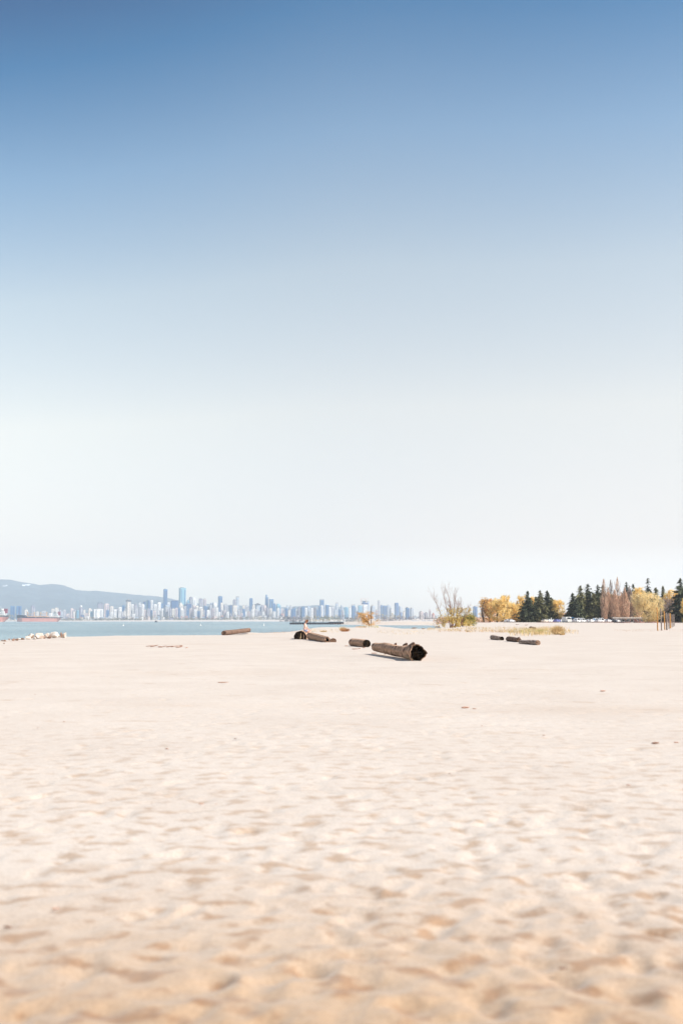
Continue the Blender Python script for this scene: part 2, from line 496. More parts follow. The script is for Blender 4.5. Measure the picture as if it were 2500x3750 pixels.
# mountains across the inlet
def build_mountains():
    prof = [(-900, 2095), (-500, 2105), (-200, 2116), (0, 2125), (40, 2126), (80, 2134), (120, 2139), (150, 2145), (170, 2143), (190, 2141), (215, 2142),
            (240, 2147), (280, 2162), (320, 2166), (350, 2165), (400, 2170), (450, 2175), (520, 2181), (580, 2186), (640, 2197), (700, 2208),
            (770, 2214), (850, 2216), (930, 2222), (1020, 2226), (1110, 2221), (1190, 2217), (1240, 2223), (1330, 2236), (1450, 2250), (1560, 2262), (1700, 2268)]
    pxs = np.arange(-900, 1701, 5.0)
    py = np.interp(pxs, [p[0] for p in prof], [p[1] for p in prof])
    ds = np.linspace(9200, 13800, 60)
    X = np.zeros((60, len(pxs))); Y = X.copy(); Z = X.copy()
    for k, d in enumerate(ds):
        top = EYE + (HY - py) / F * 13000
        f = float(ss(9200, 13000, d)) if d < 13000 else 1 - float(ss(13000, 15500, d))
        X[k] = (pxs - CX) / F * d; Y[k] = d
        rough = vnoise(X[k] / 420, np.full(len(pxs), d / 600), 8) * 150 + vnoise(X[k] / 130, np.full(len(pxs), d / 220), 9) * 50
        e = 4 * f * (1 - f)
        Z[k] = 2 + (top - 2) * f + rough * e * .8 * np.minimum(1, top / 300) + vnoise(X[k] / 60, np.full(len(pxs), d / 90), 10) * 9 * f
    na = len(pxs)
    verts = np.stack([X, Y, Z], -1).reshape(-1, 3)
    i = np.arange(59)[:, None] * na; j = np.arange(na - 1)[None, :]
    q = np.stack([i + j, i + j + 1, i + na + j + 1, i + na + j], -1).reshape(-1, 4)
    me = bpy.data.meshes.new('mountains'); me.from_pydata(verts.tolist(), [], q.tolist())
    me.materials.append(M['forest']); me.materials.append(M['snow'])
    c = verts[q].mean(1)
    snow = np.zeros(len(q), bool)
    for (a, b, w, h) in ((64, 2138, 9, 3.2), (20, 2145, 5, 3), (-60, 2135, 12, 4), (108, 2143, 4, 2)):
        p = at(a, b, 12000); sx, sz = w / F * 12000, h / F * 12000
        nn = vnoise(c[:, 0] / 40, c[:, 1] / 60, 4) * .9
        snow |= (((c[:, 0] - p.x) / sx) ** 2 + ((c[:, 2] - p.z) / sz) ** 2 < 1 + nn) & (c[:, 1] < 13100)
    me.polygons.foreach_set('material_index', snow.astype(int).tolist())
    me.update()
    o = bpy.data.objects.new('mountains', me); COL.objects.link(o)
    tag(o, 'long hazy blue mountain ridge with small snow patches', kind='structure')
build_mountains()
#PART2
# ------------------------------------------------------------------ the city across the bay
# (left, right, top) in photo columns/rows, facade, depth row (0 near the beach, 1 middle, 2 back), roof kind, optional own label
CITY = [
 (36,54,2219,'B',0,'p','dark blue and cream tower just right of the cut off freighter at the left edge'),
 (57,80,2219,'B',0,'m','broad dark blue tower with a pale right side above the long freighter bow'),
 (88,103,2234,'C',0,'d','low cream block with a small white roof dome above the long freighter'),
 (111,130,2217,'M',0,'s','slate blue and white tower with a raised right half above the long freighter'),
 (131,142,2240,'C',1,'f',0),(152,170,2238,'G',1,'p',0),(176,204,2246,'W',1,'f',0),(187,200,2230,'C',1,'p',0),(199,215,2226,'C',1,'p',0),
 (216,224,2231,'M',1,'f',0),(223,231,2239,'S',0,'f',0),(231,241,2234,'G',1,'p',0),(242,255,2248,'P',0,'f',0),(256,272,2227,'P',1,'s',0),
 (266,276,2240,'C',0,'f',0),(271,281,2232,'M',0,'p',0),(279,289,2235,'T',0,'f','narrow teal glass tower beside the tower with the white roof ball'),
 (288,305,2225,'M',0,'b','mauve tower topped by a bright white ball'),(304,313,2234,'C',1,'f',0),(295,309,2252,'D',0,'f',0),(310,323,2247,'P',1,'f',0),
 (322,338,2228,'C',1,'s',0),(330,341,2240,'T',0,'f',0),(340,379,2231,'W',0,'p','very wide white slab block, the broadest building left of the twin blue towers'),
 (355,377,2211,'M',1,'c','dark blue and grey tower with a small crown behind the wide white slab'),
 (379,399,2210,'P',1,'r','pinkish mauve tower with a rounded top right of the wide white slab'),
 (388,400,2234,'B',0,'f',0),(400,416,2221,'C',1,'p',0),(402,414,2240,'W',0,'f',0),(414,428,2232,'W',0,'p',0),(425,437,2229,'M',1,'f',0),(433,446,2224,'W',1,'f',0),
 (445,457,2216,'B',1,'r',0),(442,452,2241,'G',0,'f',0),(452,461,2237,'C',0,'f',0),(456,466,2226,'W',1,'f',0),
 (461,479,2198,'C',1,'h','tall cream tower wearing a dark overhanging hat, far left of the twin blue towers'),
 (478,491,2213,'W',1,'f',0),(490,503,2214,'M',1,'e',0),(496,505,2228,'G',0,'f',0),(482,494,2248,'W',0,'f',0),(505,519,2206,'G',1,'s',0),(507,518,2218,'G',0,'f',0),
 (518,529,2213,'W',1,'f',0),(523,533,2204,'D',2,'f',0),(527,537,2233,'P',0,'f',0),(533,545,2201,'T',2,'f',0),(537,549,2227,'M',0,'r',0),
 (539,550,2196,'D',2,'w','dark blue tower with a steeply sloping roof left of the twin blue towers'),(549,560,2198,'W',2,'f',0),(551,558,2235,'D',0,'f',0),
 (556,571,2206,'B',2,'w',0),(560,575,2213,'W',1,'p',0),(560,570,2237,'P',0,'f',0),(575,590,2206,'W',1,'p',0),(579,589,2238,'W',0,'f',0),(583,598,2210,'B',1,'f',0),
 (589,600,2229,'W',0,'p',0),(570,580,2226,'G',1,'f',0),
 (596,612,2158,'B',2,'f','tall slim blue glass tower, left one of the two tallest towers of the skyline'),
 (604,622,2215,'S',1,'f',0),(601,619,2224,'G',0,'p',0),(619,628,2226,'M',0,'f',0),(611,621,2205,'W',2,'f',0),
 (653,680,2153,'T','2r','f','tallest and widest pale blue glass tower, right one of the two tallest towers'),
 (624,645,2200,'D',1,'p','broad dark blue block just left of the widest tall glass tower'),(640,653,2200,'D',2,'f',0),
 (655,671,2207,'C',1,'s',0),(671,679,2208,'B',2,'f',0),(628,641,2229,'C',0,'p',0),(641,651,2227,'P',0,'f',0),(651,659,2225,'B',0,'f',0),(659,673,2227,'W',0,'s',0),
 (671,683,2221,'G',1,'f',0),(678,701,2212,'D',1,'f',0),(682,692,2233,'B',0,'f','narrow solid blue tower reaching down to the shore trees below the tallest tower'),(684,693,2198,'T',2,'f',0),
 (692,703,2187,'M',2,'e','dark mauve tower standing right behind the tallest tower'),(703,720,2186,'W',2,'s','pale tower with a notched top, right of the tallest tower'),
 (692,705,2229,'P',0,'p',0),(704,715,2217,'P',1,'f',0),(715,727,2219,'C',1,'p',0),(727,742,2193,'M',2,'f','square mauve office tower with a flat top right of the tallest tower'),
 (743,755,2194,'P',2,'f',0),(727,741,2223,'W',1,'f',0),(708,720,2232,'W',0,'f',0),(721,732,2238,'B',0,'f',0),(733,743,2230,'C',0,'f',0),(742,752,2235,'M',0,'e',0),
 (745,768,2218,'B',1,'w',0),(756,768,2234,'W',0,'f',0),(765,776,2217,'G',1,'f',0),(769,781,2206,'S',2,'r',0),(774,786,2228,'P',0,'p',0),(780,796,2206,'W',2,'s',0),(787,800,2225,'W',0,'f',0),
 (797,814,2184,'B',2,'p','two toned blue tower, the tallest right after the mauve office tower'),(806,817,2208,'C',1,'f',0),
 (800,807,2241,'W',0,'f',0),(806,816,2233,'M',0,'r',0),(818,835,2214,'G',2,'p',0),(821,832,2256,'M',0,'f',0),(816,828,2236,'P',0,'f',0),(829,838,2240,'W',0,'f',0),
 (835,842,2221,'S',2,'f',0),(840,850,2217,'D',1,'f',0),(840,848,2248,'M',0,'f',0),(852,863,2197,'M',2,'f','square dark mauve tower leaning on a taller slim blue one'),(863,875,2188,'S',2,'c','slim grey blue tower with a small crown in the middle of the skyline'),
 (849,868,2218,'C',1,'p',0),(855,866,2240,'W',0,'f',0),(868,878,2234,'G',0,'f',0),(875,886,2231,'M',1,'f',0),(880,890,2246,'P',0,'f',0),(886,897,2218,'C',2,'f',0),(896,907,2217,'G',2,'f',0),
 (887,897,2231,'B',0,'f',0),(897,904,2240,'W',0,'f',0),(903,912,2226,'G',1,'p',0),(912,925,2190,'B',2,'r','dark blue tower with a rounded top, standing alone above its neighbours'),
 (922,934,2216,'C',1,'f',0),(905,917,2240,'P',0,'f',0),(934,952,2212,'S',1,'h',0),(932,943,2232,'G',0,'f',0),(918,931,2232,'W',0,'p',0),(949,957,2226,'D',1,'f',0),(944,955,2240,'M',0,'f',0),
 (955,963,2217,'M',1,'f',0),(963,977,2216,'P',1,'s',0),(970,982,2178,'B',2,'n','very slim blue tower with a needle, right of the lone dark tower'),
 (958,969,2240,'W',0,'f',0),(975,985,2228,'M',0,'f',0),(984,1002,2194,'B',2,'l','broad blue glass tower with a white line along its flat top'),(985,996,2228,'C',0,'f',0),
 (993,1010,2205,'B',1,'w','blue tower with a stepped sloping right shoulder beside the broad blue glass tower'),(990,1000,2241,'M',0,'f',0),(998,1010,2240,'W',0,'f',0),
 (1010,1028,2211,'T',1,'s','blue green tower with a stepped top, last of the blue group'),(1012,1024,2228,'W',0,'f',0),(1024,1037,2229,'P',1,'f',0),(1027,1043,2247,'R',0,'f',0),
 (1036,1044,2236,'M',1,'f',0),(1042,1053,2228,'B',0,'f',0),(1047,1056,2219,'S',2,'f',0),(1054,1064,2235,'C',0,'f',0),(1060,1069,2219,'G',2,'f',0),(1064,1073,2231,'B',1,'f',0),(1072,1082,2227,'B',0,'c',0),
 (1082,1090,2232,'W',0,'f',0),(1089,1104,2223,'M',0,'s',0),(1102,1116,2222,'B',0,'f',0),(1115,1125,2226,'W',1,'f',0),(1123,1136,2219,'S',1,'s',0),(1137,1146,2227,'W',1,'f',0),(1145,1158,2225,'P',2,'f',0),
 (1158,1166,2233,'B',0,'f',0),(1165,1175,2219,'B',1,'f',0),(1174,1183,2217,'W',1,'f',0),(1170,1186,2198,'B',2,'c','blue tower with a framed open crown above the wharf'),
 (1186,1192,2213,'W',2,'f',0),(1190,1204,2215,'B',1,'l',0),(1203,1212,2223,'W',2,'f',0),(1209,1226,2222,'G',2,'f',0),(1221,1231,2234,'S',1,'f',0),(1228,1238,2211,'S',2,'c',0),(1238,1248,2232,'B',1,'f',0),
 (1247,1258,2217,'S',2,'w',0),(1249,1260,2236,'G',0,'f',0),(1259,1275,2223,'T',1,'r',0),(1275,1285,2226,'W',2,'f',0),(1286,1300,2218,'B',1,'c',0),(1299,1310,2224,'S',2,'w',0),(1304,1312,2240,'D',0,'f',0),
 (1310,1326,2218,'T',1,'f',0),(1327,1345,2212,'W',1,'x','pale tower under construction with a wide dark top deck'),
 (1343,1352,2203,'S',2,'f',0),(1356,1373,2220,'S',2,'f',0),(1383,1392,2200,'G',2,'f','slim grey tower standing alone right of the orange shrub'),(1392,1403,2217,'B',2,'f',0),(1374,1384,2234,'P',1,'f',0),
 (1401,1416,2219,'B',1,'f',0),(1415,1428,2217,'S',1,'p',0),(1428,1441,2226,'W',1,'w',0),(1444,1459,2207,'B',1,'r','tall blue grey tower with a curved top, tallest at the right end of the skyline'),
 (1458,1474,2220,'S',1,'w',0),(1463,1472,2243,'D',0,'f',0),(1474,1485,2240,'C',0,'f',0),(1484,1498,2226,'B',1,'p',0),(1500,1514,2229,'S',1,'f',0),
 (1534,1550,2241,'P',0,'f',0),(1552,1566,2245,'M',0,'f',0),(1570,1577,2230,'P',0,'n','slim pinkish spire tower among the white yacht masts'),(1580,1591,2243,'R',0,'g','brick red tower with a pointed roof among the white yacht masts'),(1592,1602,2253,'S',0,'f',0),
 (1731,1747,2222,'B',0,'p','lone blue grey tower seen behind the green bush, far right of the city'),
]
ROWY = {0: 5750, 1: 6050, 2: 6350, '2r': 6300}
MARKS = [(45, 'cropped freighter'), (145, 'long freighter'), (296, 'ball tower'), (360, 'white slab'), (470, 'hat tower'), (604, 'slim giant'), (666, 'tallest tower'),
         (735, 'mauve office'), (806, 'two-toned tower'), (869, 'crowned tower'), (918, 'lone dark tower'), (976, 'needle tower'), (1019, 'stepped tower'), (1102, 'seated woman'),
         (1178, 'framed crown'), (1336, 'construction tower'), (1452, 'curved tower'), (1573, 'pinkish spire'), (1740, 'green bush')]
ORD = ['first', 'second', 'third', 'fourth', 'fifth', 'sixth', 'seventh', 'eighth', 'ninth', 'tenth', 'eleventh', 'twelfth', 'thirteenth', 'fourteenth', 'fifteenth', 'sixteenth']
ROWN = {0: 'front', 1: 'middle', 2: 'back'}
ROOFW = {'f': 'flat top', 'p': 'roof box', 'm': 'roof mast', 's': 'stepped top', 'r': 'rounded top', 'w': 'sloping top', 'c': 'small crown', 'e': 'dark left edge', 'd': 'dome', 'b': 'ball',
         'h': 'overhanging roof', 'l': 'pale roof line', 'n': 'needle', 'g': 'pointed roof', 'x': 'deck'}

def span(px):
    a = max((m for m in MARKS if m[0] <= px), default=None); b = min((m for m in MARKS if m[0] > px), default=None)
    return a, b

def build_city():
    count = {}
    rnd = random.Random(4)
    for (x0, x1, yt, fc, row, rf, lab) in CITY:
        Y = ROWY[row] + rnd.uniform(-60, 60)
        if x0 > 1480: Y = 4300 + rnd.uniform(-50, 50)
        xm = (x0 + x1) / 2
        c = at(xm, HY, Y)
        wp = (x1 - x0) / F * Y
        rot = math.radians(24 + rnd.uniform(-5, 5))
        asp = rnd.uniform(.75, 1.2)
        w = wp / (math.cos(rot) + asp * math.sin(rot)); d = w * asp
        zb = hz(c.x, Y) - 1
        zt = at(xm, yt, Y).z
        H = zt - zb
        if lab == 0:
            a, b = span(xm)
            k = (a, b, row); count[k] = count.get(k, 0) + 1
            ratio = H / wp
            shape = 'slender' if ratio > 3.2 else ('tall' if ratio > 2.1 else ('squat' if ratio < 1.2 else 'blocky'))
            lab = '%s %s tower, %s from left, %s row between %s and %s' % (shape, FAC[fc][1], ORD[count[k] - 1], ROWN[row],
                   a[1] if a else 'photo edge', b[1] if b else 'photo edge')
        t = empty('city_tower', (c.x, Y, zb), lab, 'tower', 'downtown towers across the bay', rz=rot)
        fm = FAC[fc][0]
        def part(mb, name, m, lb=None):
            o = mb.build(name, m, t)
            if lb: o['label'] = lb
            return o
        b = MB()
        Hb = H
        if rf == 's': Hb = H * .9
        if rf in 'xh': Hb = H * .93
        if rf == 'g': Hb = H * .7
        if rf == 'n': Hb = H * .9
        if rf == 'w':
            hl = H * .82
            vs = [(-w/2,-d/2,0),(w/2,-d/2,0),(w/2,d/2,0),(-w/2,d/2,0),(-w/2,-d/2,H),(w/2,-d/2,hl),(w/2,d/2,hl),(-w/2,d/2,H)]
            b.add(vs, [(3,2,1,0),(4,5,6,7),(0,1,5,4),(1,2,6,5),(2,3,7,6),(3,0,4,7)])
        elif rf == 'r':
            prof = [(-w/2, 0)] + [(-w/2 * math.cos(q), H - w * .35 + w * .35 * math.sin(q)) for q in np.linspace(0, math.pi, 9)] + [(w/2, 0)]
            n = len(prof)
            vs = [(p[0], -d/2, p[1]) for p in prof] + [(p[0], d/2, p[1]) for p in prof]
            fs = [tuple(range(n))[::-1], tuple(range(n, 2 * n))] + [(i, (i + 1) % n, n + (i + 1) % n, n + i) for i in range(n)]
            b.add(vs, fs)
        else:
            b.box((0, 0, Hb / 2), (w, d, Hb))
        part(b, 'wall', fm)
        # vertical bays of glass or balconies standing proud of the wall
        nb = rnd.choice((1, 2, 2, 3)) if wp > 16 else 1
        bay = FAC[{'C': 'G', 'W': 'G', 'G': 'M', 'P': 'M', 'M': 'G', 'B': 'D', 'D': 'B', 'T': 'B', 'S': 'G', 'R': 'P'}[fc]][0]
        for k in range(nb):
            bx = (-.5 + (k + .5 + rnd.uniform(-.12, .12)) / nb) * w
            part(MB().box((bx, -d / 2 - .5, Hb * .48), (w / nb * rnd.uniform(.22, .42), 1.6, Hb * rnd.uniform(.86, .95))), 'window_bay', bay)
        if rnd.random() < .6 and rf != 'r':
            part(MB().box((w / 2 + .5, rnd.uniform(-.15, .15) * d, Hb * .47), (1.6, d * .4, Hb * .88 * (.9 if rf == 'w' else 1))), 'balcony_column', bay)
        if rf in 'pmdbef' and wp > 12:
            part(MB().box((rnd.uniform(-.1, .1) * w, 0, Hb + 1.9), (w * .5, d * .5, 3.8)), 'rooftop_house', M['roof'])
        if rf == 's':
            part(MB().box((-w * .1, 0, H * .95), (w * .6, d * .7, H * .1)), 'upper_tier', fm)
        if rf == 'c':
            mb = MB()
            for sx in (-1, 1):
                for sy in (-1, 1): mb.box((sx * w * .4, sy * d * .4, H + 3), (w * .1, d * .1, 6))
            mb.box((0, 0, H + 6.4), (w * .9, d * .9, .8)); part(mb, 'crown', M['roof_dark'])
        if rf == 'h':
            part(MB().box((0, 0, H * .965), (w * 1.25, d * 1.25, H * .07)), 'roof_hat', M['roof_dark'])
            part(MB().box((0, 0, H + 3), (w * .5, d * .5, 6)), 'rooftop_house', M['roof'])
        if rf == 'l':
            part(MB().box((0, 0, H + 1.3), (w * 1.02, d * 1.02, 2.6)), 'roof_band', M['white'])
        if rf == 'e':
            part(MB().box((-w / 2 - .8, 0, H * .5), (1.6, d * 1.02, H)), 'dark_fin', M['roof_dark'])
        if rf == 'm':
            part(MB().tube([(w * .3, 0, H), (w * .3, 0, H + 12)], .5, 4), 'mast', M['white'])
        if rf == 'n':
            part(MB().box((-w * .15, 0, H * .95), (w * .5, d * .5, H * .1)), 'upper_tier', fm)
            part(MB().tube([(-w * .15, 0, H), (-w * .15, 0, H + 9)], [.8, .2], 4), 'needle', M['steel'])
        if rf == 'g':
            vs = [(-w/2,-d/2,Hb),(w/2,-d/2,Hb),(w/2,d/2,Hb),(-w/2,d/2,Hb),(0,0,H)]
            part(MB().add(vs, [(0,1,4),(1,2,4),(2,3,4),(3,0,4)]), 'pointed_roof', M['roof_red'])
        if rf in 'db':
            mb = MB(); rr = w * (.36 if rf == 'b' else .3); zc = H + (rr * .9 if rf == 'b' else 1)
            for i in range(-4, 4):
                a0, a1 = i / 4 * math.pi / 2, (i + 1) / 4 * math.pi / 2
                mb.tube([(0, 0, zc + rr * math.sin(a0)), (0, 0, zc + rr * math.sin(a1))], [max(.01, rr * math.cos(a0)), max(.01, rr * math.cos(a1))], 12, caps=False)
            part(mb, 'roof_ball' if rf == 'b' else 'roof_dome', M['white'])
        if rf == 'x':
            part(MB().box((0, 0, H * 1.03), (w * 1.35, d * 1.2, H * .10)), 'unfinished_floors', FAC['D'][0])
            part(MB().box((-w * .3, 0, H * 1.13), (w * .62, d * .6, H * .10)), 'lift_core', FAC['B'][0])
            part(MB().box((-w * .3, 0, H * 1.19), (w * 1.35, d, 3)), 'top_deck', M['roof_dark'])
            for sx in (-1.05, .2):
                cr = MB().tube([(sx * w, 0, H * .5), (sx * w, 0, H * 1.36)], .9, 4)
                cr.tube([(sx * w - 9, 0, H * 1.30), (sx * w + 22, 0, H * 1.36)], .7, 4)
                part(cr, 'tower_crane', M['crane_red'])
    # low houses and blocks in front of the towers
    cnt = {}
    x = 66.0
    while x < 1130:
        wpx = rnd.uniform(6, 15)
        Y = 5600 + rnd.uniform(-50, 50)
        fc = rnd.choice('CWWPGMCWSPRM')
        hpx = rnd.uniform(6, 15)
        c = at(x, HY, Y); zb = hz(c.x, Y) - .5
        w = wpx / F * Y * .8; d = w * rnd.uniform(.6, 1); H = hpx / F * Y
        a, b = span(x); k = (a, b); cnt[k] = cnt.get(k, 0) + 1
        lab = 'low %s shore building, %s from left between %s and %s' % (FAC[fc][1], ORD[cnt[k] - 1], a[1] if a else 'photo edge', b[1] if b else 'photo edge')
        t = empty('shore_building', (c.x, Y, zb), lab, 'building', 'low buildings along the far shore', rz=math.radians(rnd.uniform(-10, 30)))
        MB().box((0, 0, H / 2), (w, d, H)).build('wall', FAC[fc][0], t)
        if rnd.random() < .55:
            hw, hd, rr = w * .54, d * .54, H + rnd.uniform(3, 6)
            MB().add([(-hw,-hd,H),(hw,-hd,H),(hw,hd,H),(-hw,hd,H),(-hw*.5,0,rr),(hw*.5,0,rr)], [(0,1,5,4),(2,3,4,5),(1,2,5),(3,0,4)]).build('roof', rnd.choice((M['roof'], M['roof_dark'], M['roof_red'])), t)
        else:
            MB().box((0, 0, H + .8), (w * 1.04, d * 1.04, 1.6)).build('roof', M['roof'], t)
        x += wpx * rnd.uniform(1.0, 1.9)
build_city()

# ------------------------------------------------------------------ tree masses on the far shore
def leaf_cloud(mb, rnd, n, size, fn):
    pts = np.array([fn() for _ in range(n)])
    rng = np.random.default_rng(rnd.randrange(1 << 30))
    u = rng.normal(size=(n, 3)); u /= np.linalg.norm(u, axis=1)[:, None]
    w = np.cross(u, rng.normal(size=(n, 3))); w /= np.linalg.norm(w, axis=1)[:, None]
    s = size * rng.uniform(.6, 1.3, (n, 1))
    mb.quads(pts, u * s, w * s)

def tree_mass(name, label, m, spans, Y0, Y1, size, per):
    rnd = random.Random(name)
    mb = MB()
    for (xa, xb, yt, yb) in spans:
        x = xa
        while x < xb:
            Y = rnd.uniform(Y0, Y1)
            rpx = rnd.uniform(.35, .62) * (yb - yt)
            c = at(x, yb, Y); z0 = hz(c.x, Y)
            top = at(x, yt + rnd.uniform(0, .45) * (yb - yt), Y).z
            rx = rpx / F * Y; hh = max(5, top - z0)
            def fn():
                a, q = rnd.uniform(0, 6.283), rnd.uniform(-1, 1)
                r = rnd.uniform(.55, 1) * math.sqrt(1 - q * q)
                return (c.x + rx * r * math.cos(a), Y + rx * r * math.sin(a), z0 + hh * .52 + hh * .48 * q)
            leaf_cloud(mb, rnd, per, size, fn)
            x += rpx * rnd.uniform(.9, 1.7)
    return tag(mb.build(name, m), label, None, kind='stuff')
M['far_leaf_a'] = mat('far_spring_leaves', (.20, .17, .11), 1, spec=0, island=.45)
M['far_leaf_b'] = mat('far_bare_twigs', (.17, .13, .14), 1, spec=0, island=.5)
M['far_leaf_c'] = mat('far_yellow_leaves', (.36, .27, .12), 1, spec=0, island=.4)
M['far_green'] = mat('far_green_leaves', (.09, .12, .07), 1, spec=0, island=.5)
tree_mass('far_shore_trees', 'low hazy trees along the far city shore', M['far_leaf_a'],
          [(-60, 60, 2246, 2271), (40, 64, 2243, 2270), (230, 300, 2262, 2272), (300, 345, 2256, 2272), (345, 520, 2262, 2272), (520, 640, 2250, 2271), (640, 800, 2260, 2271), (800, 950, 2256, 2272), (950, 1130, 2258, 2271)], 5500, 5560, 3.2, 34)
tree_mass('far_bare_trees', 'greyish leafless trees on the point right of the wharf', M['far_leaf_b'],
          [(1030, 1140, 2256, 2272), (1240, 1320, 2252, 2274), (1380, 1560, 2252, 2276), (1560, 1600, 2262, 2277)], 3700, 3800, 2.2, 60)
tree_mass('far_yellow_trees', 'pale yellow budding trees on the far point', M['far_leaf_c'],
          [(1125, 1250, 2251, 2271), (1395, 1460, 2246, 2268), (1270, 1330, 2256, 2270)], 3850, 3950, 2.2, 60)
tree_mass('far_green_trees', 'dark green trees behind the two freighters', M['far_green'],
          [(28, 66, 2243, 2268), (1175, 1240, 2256, 2270)], 5580, 5620, 3, 40)
# ------------------------------------------------------------------ ships and small craft
M['hull_black'] = mat('black_hull_paint', (.018, .016, .03), .5, (.04, .03, .05), .1)
M['hull_red'] = mat('faded_red_antifouling', (.86, .33, .26), .7, (.90, .40, .32), .05)
M['deck_tan'] = mat('rusty_tan_deck', (.50, .30, .20), .8, (.56, .40, .28), .1)
M['gear_tan'] = mat('tan_crane_paint', (.66, .46, .30), .6, (.60, .40, .26), .2)
M['hull_grey'] = mat('grey_green_hull', (.20, .19, .18), .6, (.26, .22, .2), .1)
M['funnel_red'] = mat('dark_red_funnel', (.22, .04, .07), .5, (.26, .05, .07), .2)
M['glass_dark'] = mat('dark_glass', (.02, .03, .04), .1, spec=.6)

def hull_band(mb, L, B, stations):
    """loft a hull band; stations: (s along -L/2..L/2, half width low, z low, half width high, z high)"""
    vs, fs = [], []
    for (x, hl, zl, hh, zh) in stations:
        vs += [(x, -hl, zl), (x, hl, zl), (x, hh, zh), (x, -hh, zh)]
    for i in range(len(stations) - 1):
        a, b = 4 * i, 4 * i + 4
        fs += [(a, b, b + 3, a + 3), (a + 1, a + 2, b + 2, b + 1), (a + 3, b + 3, b + 2, a + 2), (a, a + 1, b + 1, b)]
    fs += [(0, 3, 2, 1), tuple(len(vs) - 4 + k for k in (0, 1, 2, 3))]
    mb.add(vs, fs)

def freighter(px0, px1, Y, label, dark, zs):
    """bow to the left, stern with the deckhouse to the right"""
    a, b = at(px0, HY, Y), at(px1, HY, Y)
    L = b.x - a.x
    k = L / 186.0
    t = empty('freighter', ((a.x + b.x) / 2, Y, WL), label, 'cargo ship', 'freighters at anchor in the bay')
    X = lambda f: -L / 2 + f * L
    zr, zm, zb = 14.5 * zs, 19.5 * zs, 27 * zs
    red = MB()
    hull_band(red, L, 28, [(X(.012), .5, -1, .6, zr * .6), (X(.02), 2, -1, 2.2, zr), (X(.06), 9, -1, 10, zr), (X(.14), 14, -1, 14.5, zr), (X(.82), 14, -1, 14.5, zr - .6),
                          (X(.90), 6, -1, 13, zr - .8), (X(.95), 3, 6 * zs, 11, zr - .4), (X(.972), 4, 10 * zs, 9, zr)])
    red.build('lower_hull', M['hull_red'], t)
    bl = MB()
    hull_band(bl, L, 28, [(X(0), .4, zr, .8, zb), (X(.06), 10, zr, 12, zb - .3), (X(.17), 14.4, zr, 14.6, zb - 1), (X(.171), 14.4, zr, 14.6, zb - 1), (X(.215), 14.6, zr, 14.7, zm),
                         (X(.5), 14.6, zr - .3, 14.7, zm - 1.4), (X(.86), 14.6, zr - .6, 14.7, zm - 2.6), (X(.95), 11, zr - .4, 13, zm - 2.4), (X(1.0), 8, zr + .2, 11, zm - 1.8)])
    bl.build('upper_hull', dark, t)
    MB().box((X(.56), 0, zm - .6), (L * .66, 24, 2.0)).build('deck', M['deck_tan'], t)
    for f in (.25, .37, .49, .61):
        MB().box((X(f + .035), 0, zm + 1.6), (L * .085, 18, 3.4)).build('cargo_hatch', M['deck_tan'], t)
    for i, f in enumerate((.235, .385, .52, .66)):
        mb = MB().box((X(f), 0, zm + 9), (3.6 * k, 3.6, 19))
        mb.box((X(f), 0, zm + 17), (6 * k, 5, 4))
        c = mb.build('deck_crane', M['gear_tan'], t)
        s = 1 if i % 2 == 0 else -1
        MB().tube([(X(f), -3, zm + 13), (X(f + .12 * s), -3, zm + 10.5)], [1.3, .7], 4).build('crane_jib', M['gear_tan'], c)
    for i in range(5):
        MB().box((X(.12 + .16 * i), -14.9, zm - 3.2), (3.2, .4, 1.0)).build('hull_marking', M['white'], t)
    h = MB()
    h.box((X(.865), 0, zm + 3), (L * .13, 23, 8)); h.box((X(.87), 0, zm + 10), (L * .10, 21, 6)); h.box((X(.865), 0, zm + 15.5), (L * .075, 19, 5)); h.box((X(.855), 0, zm + 19.4), (L * .05, 26, 2.8))
    hh = h.build('deckhouse', M['white'], t)
    for z in (6, 11, 15.5, 19.6):
        MB().box((X(.865), -(11.6 if z == 6 else 10.6 if z == 11 else 9.6 if z < 19 else 13.1), zm + z), (L * .06, .3, .9)).build('window_row', M['glass_dark'], hh)
    MB().box((X(.93), 0, zm + 13), (9 * k, 9, 15)).build('funnel', M['funnel_red'], t)
    MB().tube([(X(.85), 0, zm + 20), (X(.85), 0, zm + 30)], [.6, .3], 5).build('radar_mast', M['white'], t)
    MB().tube([(X(.03), 0, zb), (X(.03), 0, zb + 10)], [.5, .3], 5).build('foremast', M['gear_tan'], t)
    return t

freighter(62, 228, 4050, 'long freighter with black and salmon red hull anchored below the mountains', M['hull_black'], 1.0)
freighter(-190, 37, 3300, 'stern of a larger grey and orange red freighter cut off by the left photo edge', M['hull_grey'], 1.15)

def small_tug():
    p = onz(572.5, 2278.5, WL)
    s = p.y / F
    t = empty('harbour_tug', (p.x, p.y, WL), 'tiny dark tug boat near the far shore below the slim tall tower', 'boat')
    L = 11 * s
    mb = MB(); hull_band(mb, L, 4, [(-L / 2, .3, -.3, .8, 3.2 * s * .8), (-L * .3, 1.6, -.3, 2.2, 2.6 * s * .8), (L * .4, 1.8, -.3, 2.3, 2.4 * s * .8), (L / 2, 1.2, -.3, 2, 2.6 * s * .8)])
    mb.build('hull', M['hull_black'], t)
    MB().box((-L * .1, 0, 3.4 * s), (L * .42, 2.8, 3.2 * s)).build('cabin', M['roof_dark'], t)
    MB().tube([(0, 0, 5 * s), (0, 0, 7.6 * s)], .25, 5).build('mast', M['steel'], t)
small_tug()

